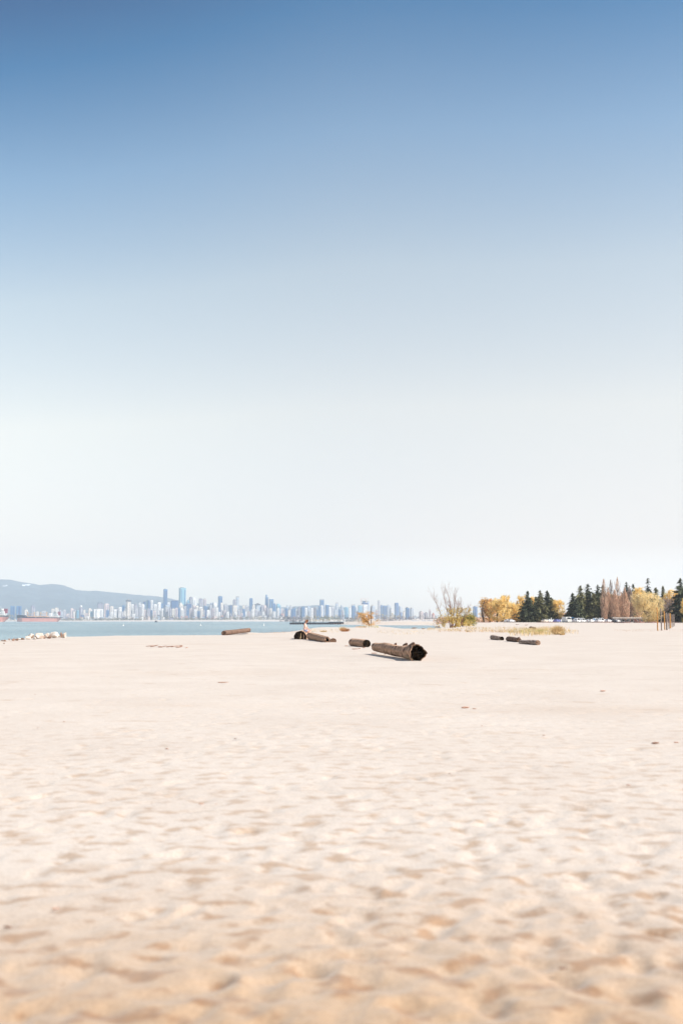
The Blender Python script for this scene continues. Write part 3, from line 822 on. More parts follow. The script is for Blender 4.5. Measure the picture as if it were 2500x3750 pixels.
for px, pt, pb, lab in ((452, 2284, 2292.5, 'white marker buoy on the water below the dark hat tower'), (735, 2283, 2292, 'small pale marker buoy on the water right of the tallest tower'),
                        (966, 2283, 2292, 'thin pale marker buoy on the water between the far log and the seated woman')):
    p = onz(px, pb, WL); s = p.y / F; h = (pb - pt) * s
    t = empty('marker_buoy', (p.x, p.y, WL), lab, 'buoy', 'marker buoys on the bay')
    MB().tube([(0, 0, -.2), (0, 0, h * .3), (0, 0, h * .45)], [h * .28, h * .28, h * .12], 10).build('float', M['white'], t)
    MB().tube([(0, 0, h * .4), (0, 0, h)], [h * .09, h * .07], 6).build('top_pole', M['white'], t)

# ------------------------------------------------------------------ wharf
M['pile'] = mat('tarred_timber', (.020, .012, .018), .95, (.05, .03, .035), .8, spec=.1)
M['timber_grey'] = mat('weathered_timber', (.16, .12, .11), .9, (.08, .06, .06), .8, spec=.1)
def wharf():
    Y = 815
    X = lambda px: (px - CX) / F * Y
    t = empty('timber_wharf', (X(1160), Y, WL), 'long dark timber wharf on piles behind the seated woman', 'wharf')
    ox = X(1160)
    s = Y / F
    MB().box((X(1161) - ox, 0, 5.4 * s), (196 * s, 9, 2.6 * s)).build('deck', M['pile'], t)
    MB().box((X(1161) - ox, -4.8, 2.0 * s), (194 * s, .5, 2.0 * s)).build('lower_beam', M['pile'], t)
    rnd = random.Random(6)
    x = 1065
    while x < 1258:
        for dy in (-4.2, 4.2):
            MB().tube([(X(x) - ox, dy, -2), (X(x) - ox + rnd.uniform(-.1, .1), dy, 5.4 * s)], .42, 6).build('pile', M['pile'], t)
        MB().tube([(X(x) - ox, -4.3, .4 * s), (X(x + 4) - ox, -4.3, 4.6 * s)], .25, 4).build('cross_brace', M['pile'], t)
        x += 9
    for px, h in ((1074, 9), (1079, 7), (1087, 4), (1095, 6), (1099, 7), (1117, 5), (1137, 12), (1150, 5), (1184, 12), (1210, 4), (1222, 3)):
        MB().tube([(X(px) - ox, -4, 5 * s), (X(px) - ox, -4, (6 + h) * s)], .2, 5).build('mooring_post', M['pile'], t)
    MB().box((X(1230) - ox, 0, 7.4 * s), (54 * s, 5, 1.6 * s)).build('timber_stack', M['pile'], t)
    t2 = empty('timber_trestle', (X(1330), Y, WL), 'low broken trestle linking the wharf to the sand spit behind the orange shrub', 'trestle')
    ox = X(1330)
    MB().box((X(1320) - ox, 0, 5.2 * s), (104 * s, 3, .9 * s)).build('deck', M['timber_grey'], t2)
    x = 1272
    while x < 1372:
        MB().tube([(X(x) - ox, 0, -2), (X(x) - ox + rnd.uniform(-.4, .4), 0, 5 * s)], .3, 5).build('pile', M['timber_grey'], t2)
        x += rnd.uniform(4, 9)
wharf()

# ------------------------------------------------------------------ yachts in the marina behind the spit
M['sailcover'] = mat('blue_sail_cover', (.05, .10, .25), .8, (.06, .12, .3), 2)
def yachts():
    rnd = random.Random(3)
    for i, (px, pt) in enumerate(((1507, 2256), (1516, 2250), (1524, 2247), (1541, 2246), (1546, 2250), (1551, 2254), (1560, 2244), (1567, 2250), (1573, 2256), (1578, 2252), (1584, 2257), (1593, 2250), (1603, 2254))):
        Y = 1900 + rnd.uniform(-20, 20)
        z0 = -1.0
        x = (px - CX) / F * Y
        h = at(px, pt, Y).z - z0
        t = empty('moored_yacht', (x, Y, z0), '%s white yacht mast from left among the marina masts beyond the sand spit' % ORD[i], 'sailboat', 'yachts in the marina')
        mb = MB(); hull_band(mb, 10, 3, [(-5, .1, .2, .3, 1.9), (-2.5, .9, 0, 1.5, 1.5), (1.5, 1.2, 0, 1.7, 1.3), (5, .8, .3, 1.3, 1.4)])
        mb.build('hull', M['white'], t)
        MB().box((.2, 0, 1.75), (4, 1.9, .8), taper=.8).build('cabin', M['white'], t)
        MB().tube([(-.4, 0, 1.4), (-.4, 0, h)], [.30, .2], 6).build('mast', M['white'], t)
        MB().tube([(-.4, 0, 3.0), (4, 0, 2.9)], .25, 6).build('boom', M['sailcover'], t)
yachts()

# ------------------------------------------------------------------ logs
def log_mats():
    M['bark'] = mat('weathered_log_side', (.60, .38, .25), .9, (.10, .05, .03), 2.4, bump=.03, bscale=7, spec=.15, stretch=(2.6, 1.5, 1.5), coord='Object', lo=.44, hi=.66)
    M['bark_dark'] = mat('dark_log_side', (.27, .17, .12), .9, (.07, .04, .03), 2.0, bump=.02, bscale=6, spec=.15, stretch=(5, 1.2, 1.2), lo=.35, hi=.65)
    M['char'] = mat('charred_log_end', (.010, .007, .005), .95, (.045, .030, .018), 5, spec=.05, bump=.02, bscale=9, lo=.45, hi=.7)
    M['endgrain'] = mat('brown_log_end', (.34, .22, .15), .9, (.13, .075, .05), 5, spec=.1, bump=.01, bscale=12)
    M['palewood'] = mat('pale_split_wood', (.50, .36, .22), .85, (.36, .25, .15), 5, spec=.1, bump=.01, bscale=8)
    M['silver'] = mat('silvery_bare_wood', (.56, .44, .36), .85, (.13, .08, .055), 2.2, spec=.15, stretch=(.8, 5, 5), bump=.012, bscale=7)
log_mats()

def log_shape(p0, p1, r0, r1, seed, sides=40, seglen=.12, rough=.06, ends=(.03, .03), hollow1=0.0, hollow0=0.0, flare=0.0, spurs=(), groove=.5, dish=0.0, tear=0.0):
    """a log from p0 to p1 in local space along +X; returns side MB, end MBs; local axes: X along, Z up"""
    L = (Vector(p1) - Vector(p0)).length
    n = max(6, int(L / seglen))
    th = np.linspace(0, 2 * math.pi, sides, endpoint=False)
    xs = np.linspace(0, L, n + 1)
    T, X = np.meshgrid(th, xs)
    f = X / L
    R = r0 + (r1 - r0) * f
    R = R * (1 + rough * (2 * vnoise(np.cos(T) * 1.6 + seed * 7, np.sin(T) * 1.6 + X * .5, seed) + 1.0 * vnoise(np.cos(T) * 4 + X * .8, np.sin(T) * 4 + seed, seed + 1)))
    R = R * (1 + .035 * groove * np.sin(T * 9 + 2 * vnoise(X * .6, X * 0, seed + 2)) + .02 * groove * np.sin(T * 17 + X))
    if flare: R = R * (1 + flare * np.clip((f - .72) / .28, 0, 1) ** 2)
    for (f0, a0, wf, wa, amp) in spurs:
        da = np.angle(np.exp(1j * (T - a0)))
        R = R * (1 + amp * np.exp(-((f - f0) / wf) ** 2 - (da / wa) ** 2))
    if dish:
        da = np.angle(np.exp(1j * (T - math.pi / 2)))
        R = R * (1 - dish * np.exp(-((f - .62) / .16) ** 2 - (da / .7) ** 2))
    # torn ends: push the rim in and out
    XX = X + np.where(f > .999, ends[1] + tear * vnoise(T * 1.3, T * 0 + seed, seed + 5), 0) - np.where(f < .001, ends[0] * 0 + tear * .4 * vnoise(T * 1.7, T * 0 + seed, seed + 6), 0)
    Yv, Zv = R * np.cos(T), R * np.sin(T)
    side = MB()
    vs = np.stack([XX, Yv, Zv], -1).reshape(-1, 3)
    fs = [(i * sides + k, (i + 1) * sides + k, (i + 1) * sides + (k + 1) % sides, i * sides + (k + 1) % sides) for i in range(n) for k in range(sides)]
    side.add(vs, fs)
    def cap(row, inward, hollow):
        mb = MB()
        rim = np.stack([XX[row], Yv[row], Zv[row]], -1)
        cen = rim.mean(0)
        rings = [rim]
        if hollow:
            depth = [0, 0, .10, .22, .2]
            scl = [1, hollow * 1.05, hollow * .95, hollow * .8, .02]
        else:
            depth = [0, -.01, .015, .005, .01]
            scl = [1, .75, .5, .25, .02]
        out = []
        for d, s in zip(depth, scl):
            rr = cen + (rim - cen) * s
            rr[:, 0] += inward * d + (0 if s == 1 else .012 * (np.random.default_rng(seed).random(sides) - .5))
            if hollow and 0 < s < 1: rr[:, 1:] += 0
            out.append(rr)
        fs = [(i * sides + k, i * sides + (k + 1) % sides, (i + 1) * sides + (k + 1) % sides, (i + 1) * sides + k) for i in range(4) for k in range(sides)]
        if hollow:
            mb.rim = MB().add(np.concatenate(out[:2]), fs[:sides])
            fs = fs[sides:]
        mb.add(np.concatenate(out), fs)
        return mb
    return side, cap(n, -1, hollow1), cap(0, 1, hollow0)

def place_axis(o, p0, p1):
    d = (p1 - p0).normalized()
    up = Vector((0, 0, 1))
    y = up.cross(d).normalized(); z = d.cross(y)
    m = Matrix((d, y, z)).transposed().to_4x4(); m.translation = p0
    o.matrix_world = m

def log(name, label, p0, p1, r0, r1, seed, mside, mend1, mend0=None, group='driftwood logs on the sand', extra=None, smooth=True, **kw):
    t = empty(name, (0, 0, 0), label, 'log', group)
    place_axis(t, p0, p1)
    side, e1, e0 = log_shape(p0, p1, r0, r1, seed, **kw)
    side.build('trunk_side', mside, t, smooth=True)
    e1.build('cut_end', mend1, t)
    if hasattr(e1, 'rim'): e1.rim.build('wood_rim', M['endgrain'], t)
    e0.build('cut_end', mend0 or mend1, t)
    if extra: extra(t, (p1 - p0).length)
    return t

# the big hollow log, nearest of all
_p0 = Vector(((1372 - CX) / F * 50, 50, .32)); _p1 = Vector(((1524 - CX) / F * 41.2, 41.2, .29))
def big_extra(t, L):
    # pale split strips around the mouth and a jagged spur
    mb = MB()
    for (a, w, d) in ((3.55, .07, .02), (3.9, .05, .0)):
        mb.tube([(L - .95, .31 * math.cos(a), .30 * math.sin(a)), (L - .5, .33 * math.cos(a + .1), .32 * math.sin(a + .1)), (L - .1, .33 * math.cos(a + .2), .32 * math.sin(a + .2))], [.02, w, .03], 6)
    mb.build('split_wood', M['palewood'], t)
    sp = MB()
    a = 1.75
    pts = [(L - 1.3, -.08, .24), (L - .7, -.08, .30), (L - .15, -.12, .37), (L + .12, -.16, .42)]
    sp.tube(pts, [.03, .08, .08, .03], 8)
    sp.tube([(L - .25, -.20, .26), (L + .0, -.27, .19), (L + .1, -.33, .08)], [.05, .05, .03], 8)
    sp.build('broken_spur', M['bark_dark'], t)
    b = MB().tube([(L * .66, .16, .20), (L * .70, .17, .30), (L * .71, .17, .32)], [.10, .06, .02], 8)
    b.tube([(L * .46, .14, .22), (L * .48, .14, .29)], [.07, .02], 8)
    b.tube([(L * .22, .1, .16), (L * .24, .1, .24)], [.05, .02], 8)
    b.build('branch_stub', M['bark_dark'], t)
    MB().tube([(1.0, .28, -.30), (.5, .5, -.32), (.15, .85, -.36), (-.1, 1.1, -.36)], [.03, .02, .015, .008], 5).build('root', M['bark_dark'], t)
log('hollow_log', 'big weathered hollow log with charred mouth and jagged spur, nearest log on the beach', _p0, _p1, .21, .315, 3, M['bark'], M['char'], M['bark_dark'],
    sides=56, seglen=.1, rough=.10, hollow1=.85, flare=.12, spurs=((1.0, 1.9, .05, .35, .12), (.97, .2, .06, .6, .10), (.5, 4.0, .08, .4, .10), (.3, 2.0, .05, .3, .12)), dish=.28, tear=.62, groove=.7, extra=big_extra)

# short log left of it, with a round cut face
_a = Vector(((1289 - CX) / F * 64.5, 64.5, .235)); _b = Vector(((1341 - CX) / F * 61.2, 61.2, .215))
log('short_log', 'short grey log with a dark round cut face, left of the big hollow log', _a, _b, .245, .25, 5, M['bark'], M['char'], M['bark'], rough=.03, ends=(0, .01), tear=.06, groove=.6)

# log by the seated woman, its broken dark end to the right
_a = Vector(((1137 - CX) / F * 86, 86, .33)); _b = Vector(((1199 - CX) / F * 74.5, 74.5, .20))
log('broken_log', 'long grey log with a broken charred right end beside the seated woman', _a, _b, .32, .23, 7, M['bark'], M['char'], M['bark_dark'], rough=.07, tear=.4, hollow1=.5, groove=1.0)
_a = Vector(((1219 - CX) / F * 75.6, 75.6, .10)); _b = Vector(((1221.5 - CX) / F * 75.0, 75.0, .10))
log('log_slab', 'small round grey log butt lying at the right tip of the broken log', _a, _b, .215, .215, 9, M['bark_dark'], M['endgrain'], rough=.04, tear=.02)

# black round log seen end on
_a = Vector(((1108 - CX) / F * 90.6, 90.6, .20)); _b = Vector(((1100.5 - CX) / F * 86.6, 86.6, .20))
def round_extra(t, L):
    mb = MB()
    pts = [(L + .015, .02 + .03 * math.sin(q * 5), .50 - q * .9) for q in np.linspace(0, 1, 9)]
    mb.tube(pts, [.01, .035, .05, .03, .045, .06, .03, .02, .008], 6)
    mb.build('pale_crack', M['palewood'], t)
    MB().tube([(L + .012, .27, .28), (L + .015, .30, .05), (L + .012, .28, -.28)], [.02, .05, .02], 6).build('brown_streak', M['endgrain'], t)
log('round_log', 'thick log seen end on, black round face split by a pale crack', _a, _b, .55, .555, 11, M['bark'], M['char'], rough=.035, tear=.08, groove=.7, extra=round_extra)

# far log with an open right end
_a = Vector(((822 - CX) / F * 112, 112, .24)); _b = Vector(((914 - CX) / F * 121, 121, .50))
log('far_log', 'long ribbed grey log with a black open right end at the water edge', _a, _b, .27, .255, 13, M['bark_dark'], M['char'], M['bark_dark'], rough=.06, tear=.2, hollow1=.75, groove=1.0)

# three small logs in a row on the right
_a = Vector(((1797 - CX) / F * 86, 86, .20)); _b = Vector(((1832 - CX) / F * 82, 82, .16))
log('small_log', 'leftmost of the three small logs in a row, stubby with a dark right end', _a, _b, .21, .17, 15, M['silver'], M['char'], M['bark_dark'], rough=.06, tear=.12, group='three small logs in a row')
_a = Vector(((1855 - CX) / F * 79, 79, .19)); _b = Vector(((1893 - CX) / F * 75.5, 75.5, .17))
def knob(t, L):
    MB().tube([(L - .2, .0, .12), (L + .12, .0, .17), (L + .32, -.03, .10)], [.09, .07, .03], 7).build('root_knob', M['bark_dark'], t)
    MB().tube([(L - .1, .1, .05), (L + .2, .12, .0), (L + .42, .1, .02)], [.07, .05, .02], 7).build('root_knob', M['bark_dark'], t)
log('small_log', 'middle of the three small logs in a row, gnarled with root knobs on the right', _a, _b, .21, .18, 17, M['bark_dark'], M['endgrain'], M['bark_dark'], rough=.14, tear=.2, extra=knob, group='three small logs in a row')
_a = Vector(((1898 - CX) / F * 71.5, 71.5, .11)); _b = Vector(((1962 - CX) / F * 67.2, 67.2, .16))
log('small_log', 'rightmost and lowest of the three small logs, slim with a brown cut end', _a, _b, .13, .175, 19, M['silver'], M['endgrain'], M['bark_dark'], rough=.07, tear=.05, group='three small logs in a row')

# lone log in the dune grass
_a = gp(1941, 2303); _b = gp(1957, 2307.5)
log('grass_log', 'short dark log lying in the dune grass below the dark conifers', _a + Vector((0, 0, .28)), _b + Vector((0, 0, .22)), .25, .26, 23, M['bark_dark'], M['char'], rough=.12, tear=.2)
_a = gp(1594, 2301); _b = gp(1607, 2299)
log('shore_log', 'dark reddish stump lying at the inlet edge left of the bare bush', _a + Vector((0, 0, .28)), _b + Vector((0, 0, .3)), .32, .4, 25, M['bark_dark'], M['char'], rough=.2, tear=.3)

# ------------------------------------------------------------------ driftwood sticks and litter
M['stick'] = mat('reddish_driftwood', (.52, .32, .24), .9, (.40, .22, .16), 6, spec=.1)
M['stick_dark'] = mat('dark_driftwood', (.26, .14, .09), .9, (.18, .10, .07), 6, spec=.1)
def stick(p, L, r, ang, label, name='driftwood_stick', m=None, tilt=.03, group='driftwood sticks on the sand', bend=.1, seed=0):
    rnd = random.Random(seed + int(p.x * 100))
    pts = []
    for q in np.linspace(-.5, .5, 6):
        pts.append((q * L, bend * L * (rnd.uniform(-.4, .4)), r * .8 + tilt * L * (q + .5)))
    mb = MB().tube(pts, [r * .5, r, r * 1.1, r, r * .8, r * .35], 7)
    o = mb.build(name, m or M['stick'], smooth=True)
    o.location = p; o.rotation_euler = (0, 0, ang)
    return tag(o, label, 'driftwood', group)
rnd = random.Random(8)
PL = [(548, 2368, 30, 'leftmost stick of the thin driftwood line on the left sand'), (566, 2370, 34, 'long low stick, second in the thin driftwood line'), (588, 2371, 22, 'short stick, third in the thin driftwood line'),
      (604, 2369, 18, 'stick in the middle of the thin driftwood line'), (618, 2371, 20, 'stick just right of the middle of the thin driftwood line'), (632, 2370, 16, 'stubby stick in the thin driftwood line, fourth from its right end'),
      (646, 2368, 22, 'raised stick near the right end of the thin driftwood line'), (656, 2372, 24, 'lowest stick near the right end of the thin driftwood line'), (664, 2367, 14, 'upturned twig at the right end of the thin driftwood line'),
      (684, 2374, 10, 'tiny stick beyond the right end of the thin driftwood line')]
for i, (px, py, w, lab) in enumerate(PL):
    p = gp(px, py); s = p.y / F
    stick(p, w * s, .022 + .008 * (i % 3), rnd.uniform(-.5, .5), lab, tilt=rnd.choice((.0, .1, .18)), group='thin driftwood line on the left sand', bend=.12)
LIT = [(817, 2502, 48, .011, 0, 'lone thin reddish twig on the left middle sand'), (1703, 2595, 34, .02, 0, 'flat reddish stick right of centre on the open sand'), (2398, 2725, 34, .02, 1, 'dark headed stick near the right photo edge'),
       (1736, 2598, 18, .015, 0, 'short stick just right of the flat reddish stick'), (2206, 2533, 24, .015, 0, 'small stick on the upper right sand'), (1990, 2695, 12, .02, 0, 'small orange wood chip on the right sand'),
       (2475, 2722, 22, .012, 0, 'faint twig at the right photo edge beside the dark headed stick'), (862, 2707, 12, .018, 1, 'dark chip with a tail on the sand left of centre'), (1646, 2836, 12, .018, 1, 'dark chip on the sand right of centre'),
       (738, 2948, 22, .016, 0, 'curved reddish bark piece on the left sand'), (790, 2948, 8, .014, 0, 'tiny bark crumb right of the curved bark piece'), (1580, 2952, 10, .014, 0, 'small red chip below the dark chip right of centre'),
       (2058, 3556, 34, .016, 1, 'dark short stick in the lower right foreground hollow'), (230, 3612, 14, .012, 1, 'dark chip in the lower left foreground'), (205, 3335, 34, .010, 0, 'reddish twig in the left foreground'),
       (30, 3402, 40, .010, 1, 'thin dark twig at the left photo edge in the foreground'), (1394, 3333, 12, .020, 1, 'dark round cone like crumb in the centre foreground'), (2492, 3145, 14, .02, 1, 'dark chip at the right photo edge'),
       (2410, 3640, 16, .014, 1, 'dark brown crumb low in the right foreground corner'), (1090, 3482, 6, .008, 1, 'tiny dark speck in the centre foreground'), (95, 3195, 8, .014, 0, 'small red crumb in the left foreground'),
       (2335, 3162, 16, .012, 0, 'reddish crumb in the right foreground'), (1550, 3325, 10, .012, 0, 'small red crumb right of the dark round crumb'), (2255, 3060, 8, .014, 0, 'round reddish crumb on the right sand'),
       (1338, 3433, 9, .009, 0, 'pinkish crumb in the centre foreground'), (2012, 3255, 8, .010, 0, 'brown crumb right of centre in the foreground'), (130, 2545, 6, .016, 0, 'tiny red speck on the far left sand'), (140, 2668, 8, .016, 0, 'tiny reddish chip on the left sand'),
       (612, 2745, 18, .014, 0, 'faint flat chip on the left middle sand'), (236, 2645, 12, .012, 0, 'thin twig on the left sand above the tiny reddish chip'), (2300, 2879, 20, .016, 0, 'flat reddish chip on the right sand'), (1764, 2660, 10, .014, 0, 'small chip below the flat reddish stick')]
for i, (px, py, w, r, dk, lab) in enumerate(LIT):
    p = gp(px, py); s = p.y / F
    stick(p + Vector((0, 0, .004)), w * s * .85, min(r, w * s * .09), rnd.uniform(-.35, .35), lab, m=M['stick_dark'] if dk else M['stick'], tilt=rnd.choice((0, .04)), bend=.08, group='scattered driftwood bits', seed=i)
# small debris by the logs
DEB = [(1268, 2366.5, 12, 'stub of wood by the left end of the short log'), (1300, 2378, 26, 'thin twig on the sand just below the short log'), (1316, 2376, 10, 'dark crumb of bark below the short log'), (1332, 2373, 12, 'crumb of wood under the cut face of the short log'),
       (1370, 2393.5, 22, 'red root twig poking left from under the big hollow log'), (936, 2313, 14, 'first piece of driftwood right of the far log'), (951, 2309, 16, 'raised piece of driftwood right of the far log'), (958, 2307, 14, 'last piece of driftwood right of the far log')]
for i, (px, py, w, lab) in enumerate(DEB):
    p = gp(px, py); s = p.y / F
    stick(p, w * s, .045 if px < 1000 else .022, rnd.uniform(-.5, .5), lab, m=M['stick'], tilt=.12 if px < 1000 else .03, bend=.2, group='wood scraps beside the logs', seed=40 + i)
FARW = [(1474, 2300, 16, 'left end piece of the reddish driftwood heap at the inlet'), (1484, 2297, 26, 'long arched piece of the reddish driftwood heap at the inlet'), (1500, 2300, 22, 'middle piece of the reddish driftwood heap at the inlet'),
        (1516, 2302, 20, 'thick right piece of the reddish driftwood heap at the inlet'), (1549, 2303.5, 12, 'small separate log right of the reddish driftwood heap'),
        (1893, 2288, 14, 'small dark wood piece on the sand before the yellow trees'), (1926, 2290, 14, 'small dark wood piece on the sand before the left conifers'), (1872, 2313, 16, 'reddish wood in the dune grass above the small logs'),
        (1712, 2313, 14, 'reddish wood in the grass below the green bush')]
for i, (px, py, w, lab) in enumerate(FARW):
    p = gp(px, py); s = p.y / F
    stick(p, w * s, (.10 if px < 1540 else .08), rnd.uniform(-.4, .4), lab, name='driftwood_piece', m=M['stick_dark'], tilt=.04, bend=.12, group='driftwood along the inlet', seed=70 + i)

# ------------------------------------------------------------------ boulders at the left shore
M['boulder'] = mat('pale_granite', (.66, .61, .55), .9, (.36, .26, .20), 2.2, bump=.04, bscale=5, spec=.2)
M['boulder_brown'] = mat('brown_rock', (.30, .19, .14), .9, (.19, .11, .08), 3, bump=.03, bscale=6, spec=.2)
def rock(px, pb, wpx, hpx, kind, label, seed):
    g = gp(px, pb)
    s = g.y / F
    rng = np.random.default_rng(seed)
    w, h = wpx * s / 2 * (1.3 if kind else 1.15), hpx * s * 1.08
    import bmesh
    bm = bmesh.new(); bmesh.ops.create_icosphere(bm, subdivisions=3, radius=1)
    dirs = rng.normal(size=(12, 3)); dirs /= np.linalg.norm(dirs, axis=1)[:, None]
    cut = rng.uniform(.38, .8, 12)
    for v in bm.verts:
        c = np.array(v.co)
        for d, k in zip(dirs, cut):
            q = c @ d
            if q > k: c = c - d * (q - k) * .92
        v.co = c
    co = np.array([v.co[:] for v in bm.verts])
    mx = np.abs(co).max(0)
    for v in bm.verts:
        v.co = (v.co.x / mx[0] * w, v.co.y / mx[1] * w * .85, v.co.z / mx[2] * h * .62 + h * .36)
    me = bpy.data.meshes.new('boulder'); bm.to_mesh(me); bm.free()
    me.materials.append(M['boulder' if kind else 'boulder_brown'])
    o = bpy.data.objects.new('boulder', me); COL.objects.link(o)
    o.location = (g.x, g.y, g.z); o.rotation_euler = (0, 0, rng.uniform(0, 6))
    return tag(o, label, 'rock', 'boulders along the left shore')
ROCKS = [(10, 2348, 9, 5, 0, 'small brown rock nearest the left photo edge'), (18, 2349, 9, 7, 0, 'brown rock second from the left photo edge'), (35, 2344.5, 8, 6, 0, 'little pointed brown rock, third in the shore row'),
         (50, 2347, 14, 9, 0, 'dark brown rock, fourth in the shore row'), (61, 2346, 13, 9, 0, 'dark brown rounded rock right of the fourth one'), (75, 2343, 13, 6, 1, 'low pale rock before the brown shore rocks end'),
         (84, 2343, 13, 7, 0, 'last brown rock of the dark left run'), (102, 2342, 16, 12, 1, 'pale rock just right of the last brown rock'), (114, 2337, 24, 17, 1, 'large pale rock with brown flecks at the row middle'),
         (126, 2342, 15, 8, 1, 'small pale rock in front of the large flecked rock'), (146, 2339, 28, 21, 1, 'tall pale boulder with a brown lower left face'), (161, 2339, 10, 10, 0, 'narrow brown rock between two tall pale boulders'),
         (172, 2336, 20, 18, 1, 'pale boulder behind the small brown wedge rock'), (182, 2339, 18, 9, 0, 'small brown wedge rock in front of the pale boulders'), (201, 2337, 36, 22, 1, 'widest bright white boulder right of centre'),
         (218, 2334, 12, 10, 1, 'small white rock leaning on the widest boulder'), (225, 2336.5, 9, 20, 0, 'upright brown slab near the right end of the boulders'), (235, 2336, 18, 19, 1, 'last pale boulder at the right end of the row'),
         (16, 2358, 6, 4, 0, 'tiny reddish stone on the sand below the left rocks')]
for i, (a, b, w, h, k, lab) in enumerate(ROCKS): rock(a, b, w, h, k, lab, 100 + i)
# ------------------------------------------------------------------ vegetation
M['bark_grey'] = mat('grey_brown_bark', (.13, .09, .07), .95, (.08, .055, .045), 4, spec=.1)
M['bark_red'] = mat('reddish_bare_bark', (.36, .19, .13), .95, (.24, .12, .08), 4, spec=.1)
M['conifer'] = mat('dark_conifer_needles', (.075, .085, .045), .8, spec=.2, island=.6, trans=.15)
M['conifer_lit'] = mat('sunlit_conifer_needles', (.19, .18, .085), .8, spec=.2, island=.6, trans=.2)  # brighter copy of the needles, sun highlights put into the colour
M['yellow_leaf'] = mat('golden_spring_leaves', (.90, .68, .28), .8, spec=.2, island=.3, trans=.45)
M['pale_yellow'] = mat('pale_yellow_spring_leaves', (.90, .73, .40), .8, spec=.2, island=.3, trans=.4)
M['orange_leaf'] = mat('orange_budding_leaves', (.74, .44, .15), .8, spec=.2, island=.4, trans=.4)
M['olive_yellow'] = mat('olive_yellow_leaves', (.62, .46, .14), .8, spec=.2, island=.45, trans=.4)
M['pink_twig'] = mat('pinkish_brown_twigs', (.66, .45, .32), .9, spec=.1, island=.35, trans=.2)
M['grey_twig'] = mat('grey_brown_twigs', (.34, .27, .24), .9, spec=.1, island=.4, trans=.1)
M['green_leaf'] = mat('olive_green_leaves', (.26, .24, .05), .8, spec=.2, island=.5, trans=.3)
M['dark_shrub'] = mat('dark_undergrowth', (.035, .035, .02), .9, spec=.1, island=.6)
M['grass'] = mat('dry_dune_grass', (.66, .48, .25), .9, spec=.1, island=.4, trans=.3)
M['grass_green'] = mat('green_dune_grass', (.46, .42, .16), .9, spec=.1, island=.4, trans=.3)
M['grass_brown'] = mat('brown_dead_grass', (.52, .27, .13), .9, spec=.1, island=.4, trans=.2)

def place(px, Y, ytop):
    """ground point and height of something whose top is seen at row ytop"""
    g = ground(px, Y)
    return g, at(px, ytop, Y).z - g.z

def conifer(px, Y, ytop, wpx, label, lit=False, seed=0, top_bare=0.0, group='conifers beyond the beach'):
    g, H = place(px, Y, ytop)
    R = wpx / F * Y / 2
    rnd = random.Random(seed); rng = np.random.default_rng(seed)
    t = empty('conifer', g, label, 'tree', group)
    MB().tube([(0, 0, -.3), (.1, 0, H * .4), (0, .1, H * .8), (0, 0, H)], [.38, .27, .12, .03], 7).build('trunk', M['bark_grey'], t)
    C, U, W = [], [], []
    z = H * .05
    gaps = [rng.uniform(0, 6.28) for _ in range(3)]
    while z < H * .985:
        f = z / H
        env = 1.45 * R * ((1 - f) ** .62) * (.7 + .5 * rng.random()) * (1 if f > .10 else .85)
        nb = 10 if f < .8 else 6
        for k in range(nb):
            if top_bare and f > .7 and rng.random() < top_bare: continue
            a = rng.uniform(0, 6.283)
            L = env * rng.uniform(.6, 1.15) * (1 + .55 * float(vnoise(np.array([a * 1.1 + seed]), np.array([z / 2.2]), seed)[0]))
            m = max(3, int(L / .42))
            q = (np.arange(m) + rng.random(m)) / m
            droop = -.22 * L * q + .10 * L * q * q
            cx = np.cos(a) * L * q; cy = np.sin(a) * L * q; cz = z + droop
            side = rng.normal(0, .22, (m, 3)) * (L * .35 + .3)[..., None] if False else rng.normal(0, .2, (m, 3)) * (L * .3 + .25)
            side[:, 2] *= .35
            C.append(np.stack([cx, cy, cz], 1) + side)
            s = (.40 + .05 * L) * rng.uniform(.7, 1.4, (m, 1)) * (1.15 - .4 * f)
            u = np.stack([np.full(m, math.cos(a)), np.full(m, math.sin(a)), rng.uniform(-.7, .1, m)], 1) + rng.normal(0, .35, (m, 3))
            w = np.stack([np.full(m, -math.sin(a)), np.full(m, math.cos(a)), rng.uniform(-.3, .3, m)], 1) + rng.normal(0, .3, (m, 3))
            U.append(u * s * 1.5); W.append(w * s)
        z += H * .016 * rng.uniform(.6, 1.5)
    mb = MB().quads(np.concatenate(C), np.concatenate(U), np.concatenate(W))
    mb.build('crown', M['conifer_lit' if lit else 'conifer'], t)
    return t

def branches(mb, rnd, p, d, L, r, depth, tips, spread=.5, up=.15, shrink=.72, sides=5, kids=(2, 3), minr=.012):
    """recursive limbs; collects the tips where leaves grow"""
    n = 3
    pts, rad = [Vector(p)], [r]
    q = Vector(d).normalized()
    for i in range(n):
        q = (q + Vector((rnd.uniform(-.16, .16), rnd.uniform(-.16, .16), rnd.uniform(-.05, .12) + up * .2))).normalized()
        pts.append(pts[-1] + q * (L / n)); rad.append(max(minr, r * (1 - .35 * (i + 1) / n)))
    mb.tube(pts, rad, sides if depth > 2 else 4 if depth > 1 else 3, caps=False)
    tips.extend(pts[2:] if depth <= 2 else [])
    if depth == 0: return
    for k in range(rnd.randint(*kids)):
        s = pts[-1] if k == 0 else pts[rnd.choice((1, 2, 3))]
        v = Vector((rnd.gauss(0, 1), rnd.gauss(0, 1), rnd.gauss(0, .7)))
        v = (v - q * v.dot(q)).normalized()
        nd = (q + v * spread * rnd.uniform(.6, 1.5) + Vector((0, 0, up))).normalized()
        branches(mb, rnd, s, nd, L * shrink * rnd.uniform(.8, 1.2), max(minr, r * .62), depth - 1, tips, spread, up, shrink, sides, kids, minr)

